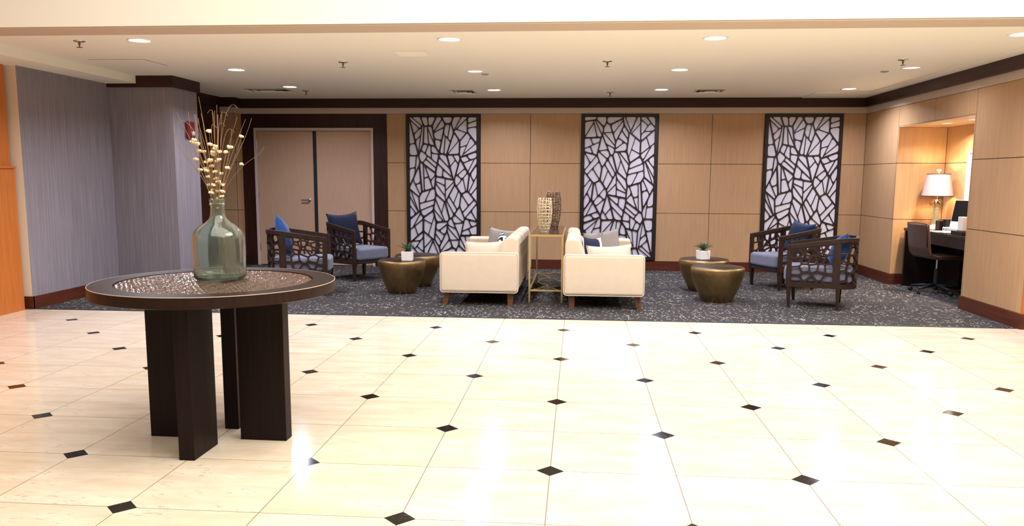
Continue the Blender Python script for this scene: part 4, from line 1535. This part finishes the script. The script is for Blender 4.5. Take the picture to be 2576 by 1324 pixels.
build('mark', MB().lathe([(0.012, 0), (0.012, 0.001)], 12).xf(Matrix.Translation((-0.0605, 0.1, 0.025)) @ Matrix.Rotation(-pi / 2, 4, 'Y')), m_black, th)
th = thing('pencil_holder', 'black mesh desk organiser behind the white box', 'organiser', (4.72, 10.70, DZT))
build('bin', MB().box((-0.06, 0.01, 0), (0.06, 0.13, 0.12)), m_mesh, th, bevel=0.004)
build('cup', MB().lathe([(0.042, 0), (0.046, 0.14), (0.043, 0.14), (0.04, 0.006)], 20, (0, -0.06, 0), cap1=True), m_mesh, th, smooth=True, angle=40)
build('cup_rim', MB().tube([(0.046 * cos(2 * pi * k / 24), -0.06 + 0.046 * sin(2 * pi * k / 24), 0.14) for k in range(24)], 0.004, 6, closed=True), m_black, th, smooth=True)
th = thing('wall_board', 'white framed board on the alcove back wall beside the pier', 'wall board', (AX, 9.98, 1.45))
build('frame', MB().box((-0.025, -0.62, -0.62), (0, -0.58, 0.35)).box((-0.025, 0.58, -0.62), (0, 0.62, 0.35)).box((-0.025, -0.58, 0.31), (0, 0.58, 0.35)).box((-0.025, -0.58, -0.62), (0, 0.58, -0.58)), m_plastic, th, bevel=0.003)
build('panel', MB().box((-0.012, -0.58, -0.58), (-0.002, 0.58, 0.31)), m_grilleback, th)
th = thing('wall_outlet', 'small outlet plate under the desk on the alcove back wall', 'outlet', (AX, 10.1, 0.42))
build('plate', MB().box((-0.006, -0.035, -0.055), (0, 0.035, 0.055)), m_grey, th, bevel=0.002)
o = build('power_cord', MB().tube(bez(Vector((AX - 0.02, 10.1, 0.42)), Vector((AX - 0.14, 10.16, 0.40)), Vector((AX - 0.13, 10.15, 0.2)), Vector((AX - 0.06, 10.1, 0.01)), 14), 0.005, 6), m_black, smooth=True)
tag(o, 'black power cord hanging from the outlet under the desk', 'cord')

# office chair (local x forward towards the desk)
th = thing('office_chair', 'brown upholstered armless office chair on castors at the alcove desk', 'office chair', (4.555, 10.46, 0), radians(9))
vs, fs = [], []
NB = 12
path = [(-0.285, 0.88), (-0.275, 0.80), (-0.262, 0.70), (-0.25, 0.60), (-0.232, 0.52), (-0.19, 0.475), (-0.12, 0.462), (0.0, 0.462), (0.10, 0.465), (0.19, 0.462), (0.225, 0.445)]
mb = MB()
n = len(path)
for side in (0, 1):
    for i, (x, z) in enumerate(path):
        d = Vector((path[min(i + 1, n - 1)][0] - path[max(i - 1, 0)][0], path[min(i + 1, n - 1)][1] - path[max(i - 1, 0)][1])).normalized()
        nx, nz = -d.y, d.x
        th_ = 0.022
        sg = 1 if side else -1
        for j in range(9):
            yy = -0.215 + 0.43 * j / 8
            vs.append((x + sg * nx * th_ + (0.012 * (1 - (yy / 0.215) ** 2) * -1 if i < 5 else 0), yy, z + sg * nz * th_))
for side in (0, 1):
    o_ = side * n * 9
    for i in range(n - 1):
        for j in range(8):
            fs.append((o_ + i * 9 + j, o_ + i * 9 + j + 1, o_ + (i + 1) * 9 + j + 1, o_ + (i + 1) * 9 + j))
m2 = n * 9
for i in range(n - 1):
    for j in (0, 8):
        fs.append((i * 9 + j, (i + 1) * 9 + j, m2 + (i + 1) * 9 + j, m2 + i * 9 + j))
for j in range(8):
    for i in (0, n - 1):
        fs.append((i * 9 + j, i * 9 + j + 1, m2 + i * 9 + j + 1, m2 + i * 9 + j))
mb.add(vs, fs)
build('seat_shell', mb, m_ochair, th, smooth=True, bevel=0.012, seg=3)
build('piping', MB().tube([(-0.277 - 0.004, -0.215, 0.60), (-0.288, -0.217, 0.80), (-0.296, -0.21, 0.885), (-0.303, 0, 0.892), (-0.296, 0.21, 0.885), (-0.288, 0.217, 0.80), (-0.277, 0.215, 0.60)], 0.006, 6), m_black, th, smooth=True)
build('gas_lift', MB().lathe([(0.013, 0.30), (0.013, 0.435)], 14), m_chrome, th, smooth=True, angle=40)
build('column', MB().lathe([(0.028, 0.09), (0.024, 0.31)], 16), m_black, th, smooth=True, angle=40)
build('seat_plate', MB().box((-0.1, -0.08, 0.43), (0.1, 0.08, 0.442)), m_black, th)
for k in range(5):
    a = radians(129) + 2 * pi * k / 5
    c_, s_ = cos(a), sin(a)
    mb = MB().tube([(0.02 * c_, 0.02 * s_, 0.10), (0.15 * c_, 0.15 * s_, 0.088), (0.29 * c_, 0.29 * s_, 0.07)], [0.024, 0.018, 0.013], 8)
    st = build('base_arm', mb, m_black, th, smooth=True)
    mb = MB()
    for off in (-0.013, 0.013):
        mb.lathe([(0.0, -0.008), (0.026, -0.008), (0.028, 0.0), (0.026, 0.008), (0.0, 0.008)], 16, cap0=False, cap1=False).v
    w1 = MB().lathe([(0.0, -0.008), (0.026, -0.008), (0.028, 0.0), (0.026, 0.008), (0.0, 0.008)], 16, cap0=False, cap1=False)
    mb = MB()
    for off in (-0.012, 0.012):
        Mx = Matrix.Translation((0.30 * c_, 0.30 * s_, 0.028)) @ Matrix.Rotation(a + 0.6, 4, 'Z') @ Matrix.Translation((0, off, 0)) @ Matrix.Rotation(pi / 2, 4, 'X')
        mb.add([Mx @ Vector(v) for v in w1.v], w1.f)
    mb.add([Vector((0.295 * c_ + 0.006 * cos(q * pi / 3), 0.295 * s_ + 0.006 * sin(q * pi / 3), z)) for z in (0.03, 0.075) for q in range(6)], [(q, (q + 1) % 6, 6 + (q + 1) % 6, 6 + q) for q in range(6)])
    build('castor', mb, m_black, st, smooth=True)
